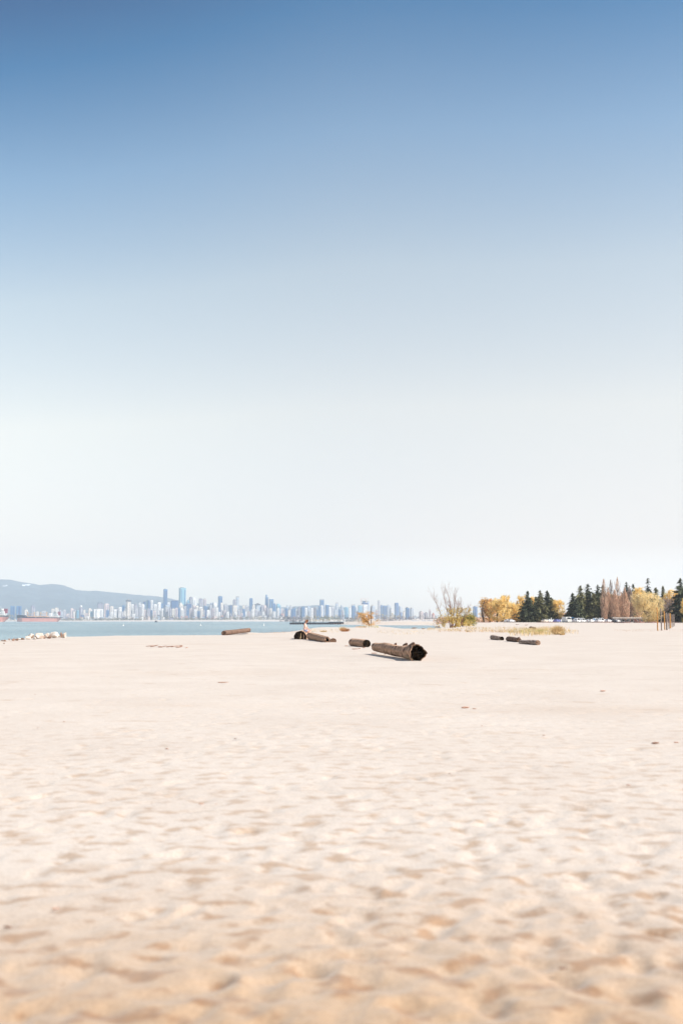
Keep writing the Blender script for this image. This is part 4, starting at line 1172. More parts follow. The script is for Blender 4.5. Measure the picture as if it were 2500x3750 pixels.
def leaf_tree(name, px, Y, ytop, wpx, label, leaf, seed, bark='bark_grey', stems=1, depth=5, per=9, lsize=.30, spread=.55, up=.15, group='spring trees beyond the beach', trunk_h=.22, cat='tree',
              squash=1.0, leafrad=.7, rtrunk=.35, lean=0.0, hang=0.0, fill=0):
    g, H = place(px, Y, ytop)
    W = wpx / F * Y
    rnd = random.Random(seed); rng = np.random.default_rng(seed)
    t = empty(name, g, label, cat, group)
    wood, tips = MB(), []
    for s in range(stems):
        a = s / max(1, stems) * 6.283 + rnd.uniform(-.4, .4)
        out = .0 if stems == 1 else .38
        base = Vector((math.cos(a) * .3 * (stems > 1), math.sin(a) * .3 * (stems > 1), -.2))
        d = Vector((math.cos(a) * out + lean, math.sin(a) * out, 1))
        branches(wood, rnd, base, d, H * trunk_h * 1.3, rtrunk * (1 if stems == 1 else .6), depth, tips, spread, up)
    P = np.array([tuple(q) for q in tips])
    # fit the crown to the height and width it has in the photo
    allv = np.concatenate(wood.v)
    zx = allv[:, 2].max(); wx = np.abs(np.concatenate([P[:, 0]])).max()
    sz, sx = (H - leafrad * .6) / zx, (W / 2 - leafrad * .5) / max(.1, wx)
    wood.v = [v * np.array([1, 1, sz]) * np.stack([1 + (sx - 1) * ss(.0, .35, v[:, 2] / zx), 1 + (sx - 1) * ss(.0, .35, v[:, 2] / zx), np.ones(len(v))], 1) for v in wood.v]
    P = P * np.stack([1 + (sx - 1) * ss(.0, .35, P[:, 2] / zx)] * 2 + [np.full(len(P), sz)], 1)
    wood.build('trunk', M[bark], t, smooth=True)
    if leaf:
        if fill:
            fill *= 3
            a, q = rng.uniform(0, 6.283, fill), rng.uniform(-1, 1, fill)
            r = rng.uniform(.35, 1, fill) * np.sqrt(1 - np.abs(q) ** 2.6)
            E = np.stack([W / 2 * r * np.cos(a) * .98, W / 2 * r * np.sin(a) * .98, H * (.52 + .45 * q)], 1)
            E = E[vnoise(E[:, 0] / 1.5 + seed, E[:, 2] / 1.3, seed) > -.22]
            P = np.concatenate([P, E])
        n = len(P) * per
        c = np.repeat(P, per, 0) + rng.normal(0, leafrad * .5, (n, 3))
        if hang: c[:, 2] -= np.abs(rng.normal(0, hang, n))
        c[:, 2] = np.maximum(c[:, 2], .3)
        u = rng.normal(size=(n, 3)); u[:, 2] *= (1 if not hang else 1.8); u /= np.linalg.norm(u, axis=1)[:, None]
        w = np.cross(u, rng.normal(size=(n, 3))); w /= np.linalg.norm(w, axis=1)[:, None]
        s = lsize * rng.uniform(.5, 1.35, (n, 1))
        MB().quads(c, u * s, w * s * (.6 if hang else 1)).build('crown', M[leaf], t)
    return t

def poplar(px, Y, ytop, wpx, label, seed, m='pink_twig', bare_top=.35, group='leafless upright trees beyond the beach'):
    """upright leafless tree: a straight stem wrapped in steep twigs"""
    g, H = place(px, Y, ytop)
    W = wpx / F * Y / 2
    rng = np.random.default_rng(seed)
    t = empty('upright_bare_tree', g, label, 'tree', group)
    wood = MB()
    wood.tube([(0, 0, -.3), (.1, 0, H * .35), (-.1, .1, H * .7), (0, 0, H)], [.26, .2, .1, .03], 7)
    for k in range(26):
        z0 = H * rng.uniform(.08, .7); a = rng.uniform(0, 6.283); L = H * rng.uniform(.16, .3)
        r = W * rng.uniform(.5, .95)
        wood.tube([(0, 0, z0), (r * .6 * math.cos(a), r * .6 * math.sin(a), z0 + L * .45), (r * math.cos(a), r * math.sin(a), z0 + L)], [.08, .05, .02], 3, caps=False)
    wood.build('trunk', M['bark_grey'], t)
    n = 3600
    z = H * (.06 + .92 * rng.random(n) ** 1.25)
    f = z / H
    dens = np.where(f > 1 - bare_top, rng.random(n) < .2, rng.random(n) < .8)
    prof = W * np.clip(.55 + 1.6 * f, 0, 1) * np.clip((1.02 - f) / .45, .12, 1)
    a = rng.uniform(0, 6.283, n); r = prof * np.sqrt(rng.random(n))
    c = np.stack([r * np.cos(a), r * np.sin(a), z], 1)[dens]
    n = len(c)
    u = np.stack([rng.normal(0, .22, n), rng.normal(0, .22, n), np.ones(n)], 1) * rng.uniform(.35, .9, (n, 1))
    w = rng.normal(0, 1, (n, 3)); w[:, 2] = 0; w /= np.linalg.norm(w, axis=1)[:, None]; w *= rng.uniform(.05, .13, (n, 1))
    MB().quads(c, u, w).build('crown', M[m], t)
    return t

# golden trees left of the first conifers
SH = 470
leaf_tree('golden_tree', 1768, SH + 5, 2187, 54, 'sparse orange tree at the left end of the golden grove', 'orange_leaf', 31, per=4, lsize=.2, up=.3, fill=56)
leaf_tree('golden_tree', 1790, SH + 14, 2194, 56, 'soft orange tree, second in the golden grove', 'orange_leaf', 32, per=8, lsize=.24, up=.25, fill=112)
leaf_tree('golden_tree', 1815, SH, 2192, 73, 'golden tree with dark forked limbs in the middle of the grove', 'yellow_leaf', 33, per=8, lsize=.28, fill=84)
leaf_tree('golden_tree', 1841, SH - 4, 2180, 61, 'tallest golden tree of the left grove with a rounded top', 'yellow_leaf', 34, per=9, lsize=.28, fill=98)
leaf_tree('golden_tree', 1872, SH + 6, 2213, 59, 'lower golden tree right of the tallest one in the grove', 'yellow_leaf', 35, per=9, lsize=.28, fill=112)
leaf_tree('golden_tree', 1896, SH + 16, 2214, 49, 'golden tree touching the first dark conifer', 'yellow_leaf', 36, per=9, lsize=.28, fill=84)
leaf_tree('golden_tree', 1916, SH + 22, 2181, 68, 'golden tree peeping out behind the first dark conifer', 'yellow_leaf', 37, per=7, lsize=.28, fill=84)
leaf_tree('golden_tree', 1950, SH + 24, 2186, 54, 'golden tree showing between the tops of the first two conifers', 'yellow_leaf', 38, per=7, lsize=.28, fill=70)
leaf_tree('golden_tree', 2232, SH + 20, 2176, 64, 'golden tree glowing between the first leafless upright stems', 'yellow_leaf', 141, per=7, lsize=.28, fill=90)
leaf_tree('golden_tree', 2274, SH + 20, 2182, 60, 'golden tree behind the last leafless upright stems', 'pale_yellow', 142, per=8, lsize=.26, fill=90)
leaf_tree('golden_tree', 2304, SH + 12, 2168, 54, 'golden tree left of the round pale willow, behind the pinkish tree', 'yellow_leaf', 143, per=7, lsize=.28, fill=90)
leaf_tree('golden_tree', 1855, SH + 18, 2205, 60, 'golden tree filling the gap behind the grove middle', 'pale_yellow', 144, per=8, lsize=.28, fill=100)
leaf_tree('golden_tree', 1790, SH + 24, 2206, 70, 'pale orange tree behind the left end of the golden grove', 'orange_leaf', 145, per=8, lsize=.26, fill=100)
# first conifer group
conifer(1929, SH - 2, 2163, 52, 'leftmost dark conifer of the small conifer group', seed=41, top_bare=.45)
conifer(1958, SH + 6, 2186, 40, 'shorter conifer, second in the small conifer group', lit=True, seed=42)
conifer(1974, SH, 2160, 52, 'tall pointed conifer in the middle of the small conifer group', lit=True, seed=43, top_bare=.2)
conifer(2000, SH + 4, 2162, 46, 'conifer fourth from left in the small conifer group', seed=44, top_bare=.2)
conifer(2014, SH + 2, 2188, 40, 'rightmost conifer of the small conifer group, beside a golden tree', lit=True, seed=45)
leaf_tree('golden_tree', 2037, SH + 2, 2195, 59, 'bright golden tree standing in the gap between the two conifer groups', 'yellow_leaf', 46, per=10, lsize=.28, fill=125)
leaf_tree('low_bush', 2074, SH + 4, 2236, 36, 'low pinkish brown bush left of the big conifer group', 'pink_twig', 47, per=8, lsize=.2, depth=4, cat='bush')
# large conifer group
for i, (px, dy, yt, w, lit, lab) in enumerate(((2092, 4, 2171, 44, 0, 'leftmost and lowest conifer of the large group'), (2122, 0, 2143, 62, 1, 'second conifer of the large group, broad and tall'), (2149, 6, 2136, 60, 0, 'tallest conifer of the large group with a bare tip'),
                                   (2184, 2, 2141, 64, 0, 'wide dark conifer on the right of the large group'), (2168, -2, 2170, 56, 1, 'shorter conifer in front of the two tallest of the large group'),
                                   (2204, 4, 2142, 50, 0, 'rightmost conifer of the large group beside the leafless trees'), (2108, -4, 2190, 50, 0, 'short dark conifer in front at the left of the large group'))):
    conifer(px, SH - 8 + dy, yt, w, lab, lit=bool(lit), seed=50 + i, top_bare=.3)
# leafless upright trees
for i, (px, yt, w, lab) in enumerate(((2207, 2118, 30, 'first leafless upright tree from the left, against the conifers'), (2222, 2150, 32, 'second leafless upright tree, short and pinkish'), (2233, 2122, 30, 'third leafless upright tree with a thin bare tip'),
                               (2246, 2158, 34, 'fourth leafless upright tree, dense and orange brown'), (2257, 2112, 30, 'tallest leafless upright tree, fifth from the left'), (2270, 2168, 34, 'sixth leafless upright tree, the shortest'),
                               (2283, 2150, 34, 'seventh leafless upright tree before a dark conifer top'), (2300, 2146, 40, 'eighth leafless upright tree, broad and greyish'))):
    poplar(px, SH - 14 + (i % 3) * 5, yt, w, lab, 70 + i, m='grey_twig' if i in (7, 2) else 'pink_twig', bare_top=.42 if yt < 2130 else .15)
conifer(2290, SH + 22, 2131, 46, 'dark conifer top rising behind the leafless upright trees', seed=81, top_bare=.3)
conifer(2314, SH + 26, 2137, 36, 'thin ragged conifer behind the leafless trees, left of the pale willow', seed=82, top_bare=.4)
conifer(2368, SH + 24, 2116, 50, 'tall conifer with sparse branches behind the round pale willow', seed=83, top_bare=.55)
conifer(2396, SH + 26, 2152, 46, 'sunlit olive conifer right behind the round pale willow', lit=True, seed=84)
conifer(2423, SH + 16, 2146, 34, 'narrow pointed conifer above the row of beach posts', lit=True, seed=85)
conifer(2344, SH + 30, 2158, 44, 'conifer mostly hidden behind the golden tree above the pale willow', lit=True, seed=88)
leaf_tree('golden_tree', 2337, SH + 12, 2150, 70, 'golden tree standing behind the round pale willow', 'yellow_leaf', 86, per=8, lsize=.28, fill=84)
leaf_tree('golden_tree', 2452, SH + 10, 2159, 66, 'bright golden tree behind the right end of the posts', 'yellow_leaf', 87, per=9, lsize=.28, fill=98)
leaf_tree('pink_tree', 2318, SH - 10, 2205, 56, 'pinkish budding tree between the leafless trees and the round willow', 'pink_twig', 89, per=9, lsize=.2, fill=84)
leaf_tree('pale_willow', 2369, SH - 30, 2167, 112, 'big round pale yellow willow, widest tree on the right', 'pale_yellow', 90, per=11, lsize=.26, depth=6, hang=.9, leafrad=.8, fill=364, spread=.6, trunk_h=.18, rtrunk=.5)
leaf_tree('grey_tree', 2437, SH - 6, 2190, 66, 'grey leafless tree behind the beach posts', 'grey_twig', 91, per=8, lsize=.17, depth=6, leafrad=.5, fill=56)
conifer(2487, SH - 50, 2118, 84, 'huge dark conifer at the right photo edge', seed=92, top_bare=.35)
conifer(2530, SH - 40, 2110, 90, 'dark conifer cut off by the right photo edge', seed=93)
leaf_tree('yellow_shrub', 2508, SH - 100, 2190, 50, 'bright yellow shrub cut off by the right photo edge before the dark conifer', 'yellow_leaf', 94, per=10, lsize=.24, depth=4, fill=70, cat='bush')
# dark undergrowth below the trees
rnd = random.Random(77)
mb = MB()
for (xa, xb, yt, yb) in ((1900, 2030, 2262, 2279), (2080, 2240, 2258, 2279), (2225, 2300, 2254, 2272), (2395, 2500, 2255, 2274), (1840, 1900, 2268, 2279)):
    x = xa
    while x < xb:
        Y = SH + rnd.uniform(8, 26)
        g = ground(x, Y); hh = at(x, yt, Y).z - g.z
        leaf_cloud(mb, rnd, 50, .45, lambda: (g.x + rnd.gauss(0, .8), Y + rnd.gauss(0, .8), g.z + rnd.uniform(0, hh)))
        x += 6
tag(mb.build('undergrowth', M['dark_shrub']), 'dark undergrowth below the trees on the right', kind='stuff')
# far shrub land behind the right trees, seen in the gaps
mb = MB()
for (xa, xb, yt) in ((1745, 1850, 2262), (1600, 1765, 2262), (1880, 2330, 2245)):
    x = xa
    while x < xb:
        Y = 640 + rnd.uniform(-20, 20)
        g = ground(x, Y); hh = at(x, yt + rnd.uniform(-4, 5), Y).z - g.z
        leaf_cloud(mb, rnd, 40, .7, lambda: (g.x + rnd.gauss(0, 1.2), Y + rnd.gauss(0, 1), g.z + rnd.uniform(0, max(1, hh))))
        x += 5
tag(mb.build('brown_brush', M['pink_twig']), 'low brown brush far behind the beach', kind='stuff')

# orange shrub on its grassy mound, and the big bare bush
leaf_tree('orange_shrub', 1351, 290, 2240, 92, 'small orange leaved shrub on a grassy mound before the skyline', 'orange_leaf', 101, per=8, lsize=.10, depth=5, fill=120, bark='bark_grey', leafrad=.4, rtrunk=.2, cat='bush', group=None, trunk_h=.3, spread=.75)
_g = ground(1357, 290)
_t = empty('dead_spire', _g, 'thin dark leafless spire rising out of the small orange shrub', 'tree')
_h = at(1362, 2214, 290).z - _g.z
_mb = MB().tube([(0, 0, -.2), (.15, 0, _h * .4), (.05, 0, _h * .7), (.45, 0, _h)], [.14, .10, .07, .03], 6)
for q in range(22):
    _z = _h * (.35 + .027 * q); _s = -1 if q % 2 else 1
    _mb.tube([(.1, 0, _z), (.1 + _s * .5 * (1.2 - q / 26), .1, _z + .25)], [.04, .015], 3)
_mb.build('trunk', M['bark_grey'], _t)

def bare_bush():
    Y = 276
    t = empty('bare_bush', ground(1652, Y), 'large many stemmed bush with tall bare branches and orange lower leaves', 'bush')
    g = t.location
    s = Y / F
    rnd = random.Random(5); tips = []
    wood = MB()
    X = lambda px: (px - 1652) * s
    Z = lambda py: at(1652, py, Y).z - g.z
    stems = [((1646, 2296), (1640, 2262), (1627, 2200), (1613, 2148)), ((1655, 2296), (1659, 2250), (1663, 2200), (1665, 2160)), ((1660, 2296), (1672, 2262), (1684, 2240), (1690, 2232)),
             ((1648, 2296), (1652, 2268), (1648, 2236), (1640, 2216)), ((1625, 2294), (1616, 2262), (1598, 2215), (1587, 2176)), ((1664, 2296), (1671, 2256), (1676, 2222), (1690, 2196)), ((1652, 2296), (1650, 2252), (1642, 2190), (1634, 2160)), ((1680, 2294), (1690, 2270), (1702, 2250), (1716, 2238))]
    for i, st in enumerate(stems):
        dy = rnd.uniform(-1.5, 1.5)
        pts = [Vector((X(a), dy * (j / 3), Z(b) - (.3 if j == 0 else 0))) for j, (a, b) in enumerate(st)]
        th = .75 if i == 4 else 1.0
        wood.tube(pts, [.15 * th, .10 * th, .065 * th, .02], 6, caps=False)
        for k in range(12):
            f = rnd.uniform(.25, .98) * 3; j = min(2, int(f)); p = pts[j].lerp(pts[j + 1], f - j)
            d = Vector((rnd.gauss(0, .6), rnd.gauss(0, .6), 1))
            branches(wood, rnd, p, d, rnd.uniform(.9, 1.9), .03, 2, tips, .5, .25, .7, 4, (2, 3), .009)
    wood.build('bare_stems', M['bark_red'], t)
    rng = np.random.default_rng(9)
    P = np.array([tuple(q) for q in tips]); P = P[P[:, 2] < Z(2228)]
    n = 4200
    E = np.stack([rng.normal(X(1664), 2.3, n), rng.normal(0, 1.6, n), np.abs(rng.normal(.9, 1.9, n)) + .3], 1)
    E = E[vnoise(E[:, 0] / .8, E[:, 2] / .9, 5) > -.12]
    E = E[E[:, 2] < Z(2232)]
    P = np.concatenate([np.repeat(P, 2, 0) + rng.normal(0, .25, (len(P) * 2, 3)), E])
    n = len(P)
    u = rng.normal(size=(n, 3)); u[:, 2] *= 1.6; u /= np.linalg.norm(u, axis=1)[:, None]
    w = np.cross(u, rng.normal(size=(n, 3))); w /= np.linalg.norm(w, axis=1)[:, None]
    s_ = rng.uniform(.08, .2, (n, 1))
    MB().quads(P, u * s_, w * s_).build('lower_leaves', M['olive_yellow'], t)
bare_bush()
def round_bush(px, Y, ytop, wpx, label, m, seed, n=1500, ls=.13, name='green_bush', xsc=1.0):
    g, H = place(px, Y, ytop)
    W = wpx / F * Y / 2
    t = empty(name, g, label, 'bush')
    rnd = random.Random(seed); rng = np.random.default_rng(seed)
    wood = MB(); tips = []
    for k in range(7):
        a = rnd.uniform(0, 6.28)
        branches(wood, rnd, (0, 0, -.1), (math.cos(a) * .7, math.sin(a) * .7, 1), H * .42, .07, 2, tips, .5, .2, .7, 4, (2, 3))
    wood.build('stems', M['bark_grey'], t)
    k = max(6, n // 60)
    ca, cq = rng.uniform(0, 6.283, k), rng.uniform(-.5, 1, k)
    cr = rng.uniform(.35, .95, k) * np.sqrt(1 - cq * cq * .8)
    cc = np.stack([W * .85 * cr * np.cos(ca), W * .85 * cr * np.sin(ca), H * (.45 + .42 * cq)], 1)
    c = cc[rng.integers(0, k, n)] + rng.normal(0, W * .17, (n, 3)); c[:, 2] = np.clip(c[:, 2], .05, H * 1.02)
    u = rng.normal(size=(n, 3)); u /= np.linalg.norm(u, axis=1)[:, None]
    w = np.cross(u, rng.normal(size=(n, 3))); w /= np.linalg.norm(w, axis=1)[:, None]
    s = ls * rng.uniform(.5, 1.4, (n, 1))
    MB().quads(c, u * s, w * s).build('leaves', M[m], t)
round_bush(1712, 279, 2243, 74, 'rounded olive green bush right beside the tall bare bush', 'green_leaf', 111, n=2600)
round_bush(1690, 283, 2262, 34, 'small straw coloured bush between the bare bush and the green bush', 'orange_leaf', 112, n=900, name='straw_bush')

# dune grass
def grass(name, label, m, areas, seed):
    rng = np.random.default_rng(seed)
    C, U, W = [], [], []
    for (xa, xb, ya, yb, n, h) in areas:
        px = rng.uniform(xa, xb, n); py = ya + (yb - ya) * rng.random(n)
        Y = EYE * F / (py - HY)
        x = (px - CX) / F * Y
        keep = vnoise(x / 2.2, Y / 3.0, seed) + vnoise(x / .7, Y / 1, seed + 1) * .6 > .10
        x, Y = x[keep], Y[keep]; k = len(x)
        z = height(x, Y)
        hh = h * rng.uniform(.5, 1.3, k)
        C.append(np.stack([x, Y, z + hh * .45], 1))
        U.append(np.stack([rng.normal(0, .35, k) * hh * .5, rng.normal(0, .35, k) * hh * .5, hh * .55], 1))
        W.append(np.stack([rng.uniform(.01, .035, k), rng.uniform(-.03, .03, k), np.zeros(k)], 1))
    mb = MB().quads(np.concatenate(C), np.concatenate(U), np.concatenate(W))
    return tag(mb.build(name, M[m]), label, None, kind='stuff')
grass('dune_grass', 'straw coloured dune grass along the back of the beach', 'grass', [(1560, 1740, 2298, 2312, 2600, .32), (1700, 2000, 2297, 2318, 4200, .36), (1860, 2060, 2300, 2330, 2600, .55), (1940, 2078, 2304, 2326, 1500, .5),
      (1130, 1240, 2303, 2318, 500, .25), (1380, 1560, 2304, 2326, 500, .2), (2070, 2110, 2310, 2326, 250, .3)], 5)
grass('green_grass', 'greener tufts in the dune grass and on the shrub mound', 'grass_green', [(1900, 2060, 2304, 2328, 1100, .5), (1310, 1385, 2293, 2300, 900, .35), (1850, 1940, 2304, 2320, 500, .4)], 6)
grass('brown_grass', 'thin brown dead grass edging the dune', 'grass_brown', [(1600, 1860, 2306, 2316, 900, .16), (1300, 1340, 2296, 2301, 300, .3), (930, 1100, 2314, 2319, 350, .15), (2240, 2500, 2304, 2312, 900, .08)], 7)
def tuft(px, py, wpx, hpx, label, m, seed, n=500):
    g = gp(px, py); s = g.y / F
    rng = np.random.default_rng(seed)
    W, H = wpx * s / 2, hpx * s
    a = rng.uniform(0, 6.283, n); r = W * .6 * np.sqrt(rng.random(n))
    b = np.stack([r * np.cos(a), r * np.sin(a), np.zeros(n)], 1)
    hh = H * rng.uniform(.4, 1.1, n) * (1.05 - .45 * r / W)
    u = np.stack([np.cos(a) * r * .45 + rng.normal(0, .12, n) * H, np.sin(a) * r * .45 + rng.normal(0, .12, n) * H, hh * .5], 1)
    w = np.stack([rng.uniform(.012, .03, n), rng.uniform(-.02, .02, n), np.zeros(n)], 1)
    o = MB().quads(b + u * .9, u, w).build('grass_tuft', M[m]); o.location = g
    return tag(o, label, 'grass', 'single grass tufts on the beach')
tuft(1262, 2313, 38, 15, 'rusty orange grass tuft standing alone left of the orange shrub', 'grass_brown', 121)
tuft(1256, 2310, 30, 20, 'thin pale grass tuft just behind the rusty one', 'grass', 122, 220)
tuft(2040, 2324, 40, 38, 'tallest straw tuft at the right end of the dune grass', 'grass', 123, 1200)
tuft(2056, 2326, 24, 16, 'short tuft at the foot of the tallest straw tuft', 'grass', 124, 300)
tuft(1185, 2315, 30, 9, 'low pale orange tuft on the sand right of the seated woman', 'grass', 125, 160)
tuft(1975, 2322, 26, 20, 'green tipped tuft left of the tallest straw tuft', 'grass_green', 126, 400)

# ------------------------------------------------------------------ posts, cars, building and people at the back of the beach
M['post_orange'] = mat('orange_stained_post', (.55, .27, .07), .8, (.42, .20, .06), 3)
M['post_grey'] = mat('weathered_grey_post', (.30, .25, .22), .9, (.20, .15, .13), 3)
M['net'] = mat('steel_hook', (.3, .3, .3), .4)
POSTS = [(2406.5, 2225, 2310, .15, 1, 'nearest and tallest orange post at the left end of the row'), (2420.5, 2228, 2309, .16, 0, 'second post from the left, weathered grey'), (2432, 2238, 2306.5, .15, 1, 'second orange post, third from the left'),
         (2440, 2244, 2307, .24, 0, 'thickest grey post in the middle of the row'), (2448, 2246, 2303, .16, 0, 'thin grey post right after the thickest one'), (2453, 2246, 2301, .22, 1, 'brownish post, sixth from the left'),
         (2459, 2250, 2297.5, .16, 0, 'slim grey post, seventh from the left'), (2463.5, 2250, 2295, .16, 0, 'eighth post from the left, slim and grey'), (2467.5, 2249, 2293, .14, 0, 'farthest thin post at the right end of the row')]
for px, pt, pb, r, orange, lab in POSTS:
    r *= .66
    g = gp(px, pb); H = at(px, pt, g.y).z - g.z
    t = empty('beach_post', g, lab, 'post', 'volleyball posts on the right of the beach')
    m = M['post_orange' if orange else 'post_grey']
    MB().tube([(0, 0, -.3), (.01, 0, H * .5), (0, 0, H)], [r * 1.05, r, r * .96], 10).build('pole', m, t, smooth=False)
    MB().tube([(-r * 1.05, -.02, H - .25), (-r - .10, -.02, H - .25)], .02, 5).build('net_hook', M['net'], t)
_g = gp(2473, 2283.5)
_t = empty('white_post', ground(2012, 440), 'short white post among the cars below the small conifer group', 'post')
MB().tube([(0, 0, -.1), (0, 0, 1.9)], .16, 8).build('pole', M['white'], _t)
MB().tube([(0, 0, 1.9), (0, 0, 2.05)], [.2, .05], 8).build('cap', M['white'], _t)

CARM = {}
def car_mat(name, col):
    if name not in CARM: CARM[name] = mat('car_paint_' + name, col, .28, spec=.6)
    return CARM[name]
M['tyre'] = mat('black_tyre', (.015, .015, .015), .9)
M['lamp_red'] = mat('red_lamp_glass', (.35, .02, .02), .3)
M['lamp_white'] = mat('clear_lamp_glass', (.7, .7, .7), .2)
def car(px, Y, wpx, col, cname, label, van=False):
    g = ground(px, Y)
    L = 4.5; ang = math.radians(50)
    t = empty('parked_car', g, label, 'car', 'cars parked behind the beach', rz=ang)
    m = car_mat(cname, col)
    import bmesh
    def body(pts, w0, w1, name, mm):
        n = len(pts)
        zs = [p[1] for p in pts]; zmin, zmax = min(zs), max(zs)
        vs = []
        for sgn in (-1, 1):
            for x, z in pts:
                f = (z - zmin) / (zmax - zmin + 1e-6)
                vs.append((x, sgn * (w0 + (w1 - w0) * f), z))
        fs = [tuple(range(n))[::-1], tuple(range(n, 2 * n))] + [(i, (i + 1) % n, n + (i + 1) % n, n + i) for i in range(n)]
        o = MB().add(vs, fs).build(name, mm, t)
        bv = o.modifiers.new('bevel', 'BEVEL'); bv.width = .06; bv.segments = 2
        return o
    top = 1.95 if van else 1.46
    b = body([(-2.2, .3), (-2.25, .75), (-2.1, .95), (-1.9, .98), (1.0, 1.0), (1.9, .86), (2.22, .7), (2.25, .32)], .90, .86, 'body', m)
    c = body([(-2.0 if van else -1.75, .97), (-1.85 if van else -1.2, top - .02), (0.1, top), (.45, top - .06), (1.15, .99)], .80, .64, 'cabin', m)
    body([(-1.72 if van else -1.5, 1.04), (-1.62 if van else -1.12, top - .12), (.12, top - .12), (.9, 1.04)], .815, .70, 'side_window', M['glass_dark']).parent = c
    MB().add([(1.17, -.7, 1.02), (1.17, .7, 1.02), (.49, .58, top - .1), (.49, -.58, top - .1)], [(0, 1, 2, 3)]).build('windscreen', M['glass_dark'], c)
    xr = -2.02 if van else -1.78
    MB().add([(xr - .02, -.66, 1.04), (xr - .02, .66, 1.04), (xr + .3, .56, top - .12), (xr + .3, -.56, top - .12)], [(3, 2, 1, 0)]).build('rear_window', M['glass_dark'], c)
    for x in (-1.35, 1.38):
        for y in (-.82, .82):
            w = MB().tube([(x, y - .1, .32), (x, y + .1, .32)], .33, 16).build('wheel', M['tyre'], t)
            MB().tube([(x, y - .112, .32), (x, y + .112, .32)], .19, 10).build('rim', M['steel'], w)
    for y in (-.66, .66):
        MB().box((2.2, y, .68), (.12, .3, .16)).build('headlight', M['lamp_white'], t)
        MB().box((-2.22, y, .78), (.1, .24, .2)).build('tail_light', M['lamp_red'], t)
    return t
CARS = [(1990, 'beige', (.62, .56, .48), 'beige car left of the white post', 0), (2006, 'white', (.8, .8, .8), 'white car right behind the white post', 0), (2019, 'silver', (.6, .6, .62), 'silver car just right of the white post', 0),
        (2034, 'blue', (.16, .18, .42), 'violet blue car below the golden tree', 0), (2050, 'silver', (.6, .6, .62), 'silver car touching the left side of the white camper', 0),
        (2096, 'silver', (.6, .6, .62), 'silver car right of the blue awning', 0), (2109, 'white', (.8, .8, .8), 'white people carrier right of the blue awning', 1), (2126, 'white', (.8, .8, .8), 'bright white van standing alone under the big conifers', 1),
        (2146, 'silver', (.6, .6, .62), 'small silver car under the big conifers, half hidden', 0), (2158, 'white', (.8, .8, .8), 'white car before the blue car under the big conifers', 0), (2167, 'blue_light', (.16, .34, .55), 'light blue car between two white cars', 0),
        (2175, 'white', (.8, .8, .8), 'white car right of the light blue car', 1), (2185, 'silver', (.6, .6, .62), 'silver car at the right foot of the big conifers', 0), (2196, 'white', (.8, .8, .8), 'white car left of the leafless trees', 1),
        (2207, 'white', (.8, .8, .8), 'white car under the first leafless upright tree', 0), (2220, 'silver', (.6, .6, .62), 'silver car between the first leafless trunks', 0), (2234, 'dark', (.05, .05, .07), 'dark car left of the long low building', 0),
        (2250, 'silver', (.6, .6, .62), 'silver car parked before the long low building', 0), (1866, 'silver', (.6, .6, .62), 'silver car below the golden grove', 0), (1855, 'white', (.8, .8, .8), 'white car below the tallest golden tree', 0)]
for i, (px, cn, col, lab, van) in enumerate(CARS): car(px, 446 + (i % 3) * 3, 0, col, cn, lab, bool(van))

# white camper with a blue awning
def camper():
    g = ground(2068, 440)
    t = empty('camper_van', g, 'tall white camper with a bright blue awning on its right', 'van', rz=math.radians(8))
    o = MB().box((0, 0, 1.35), (2.5, 5.2, 2.1)).build('body', M['white'], t); bv = o.modifiers.new('bevel', 'BEVEL'); bv.width = .15; bv.segments = 2
    MB().box((-.0, -3.2, .85), (1.9, 1.3, 1.1)).build('cab', M['white'], t)
    MB().box((0, -3.3, 1.62), (1.6, .9, .5), taper=.85).build('windscreen', M['glass_dark'], t)
    MB().box((0, -2.63, 1.95), (1.2, .06, .45)).build('window', M['glass_dark'], t)
    for x in (-.85, .85):
        for y in (-3.2, 1.7):
            MB().tube([(x - .12, y, .36), (x + .12, y, .36)], .36, 14).build('wheel', M['tyre'], t)
    MB().add([(1.26, -2.3, 2.3), (3.0, -2.3, 1.95), (3.0, 2.0, 1.95), (1.26, 2.0, 2.3), (1.26, -2.3, 2.24), (3.0, -2.3, 1.89), (3.0, 2.0, 1.89), (1.26, 2.0, 2.24)],
             [(0, 1, 2, 3), (7, 6, 5, 4), (0, 4, 5, 1), (1, 5, 6, 2), (2, 6, 7, 3), (3, 7, 4, 0)]).build('awning', mat('bright_blue_canvas', (.06, .28, .62), .8), t)
    for y in (-2.2, 1.9): MB().tube([(2.9, y, 0), (2.9, y, 1.9)], .03, 5).build('awning_pole', M['steel'], t)
camper()

def low_building():
    Y = 455
    g = ground(2305, Y)
    s = Y / F
    t = empty('park_building', g, 'long low park building with a pale flat roof behind the leafless trunks', 'building')
    L = 138 * s
    zr = at(2305, 2264, Y).z - g.z
    MB().box((0, 3, zr / 2 - .2), (L, 6, zr - .4)).build('wall', mat('blue_grey_wall', (.24, .24, .30), .8, (.3, .3, .34), .5), t)
    MB().box((0, 3, zr + .15), (L * 1.03, 8, .55)).build('roof', mat('pale_roof_sheet', (.62, .57, .52), .7, (.5, .46, .42), .4), t)
    for k in range(9):
        x = -L / 2 + (k + .5) * L / 9
        f = MB().box((x, -.03, zr * .45), (L / 9 * .62, .08, zr * .45)).build('window', M['white'], t)
        MB().box((x, -.08, zr * .45), (L / 9 * .54, .06, zr * .37)).build('pane', M['glass_dark'], f)
low_building()

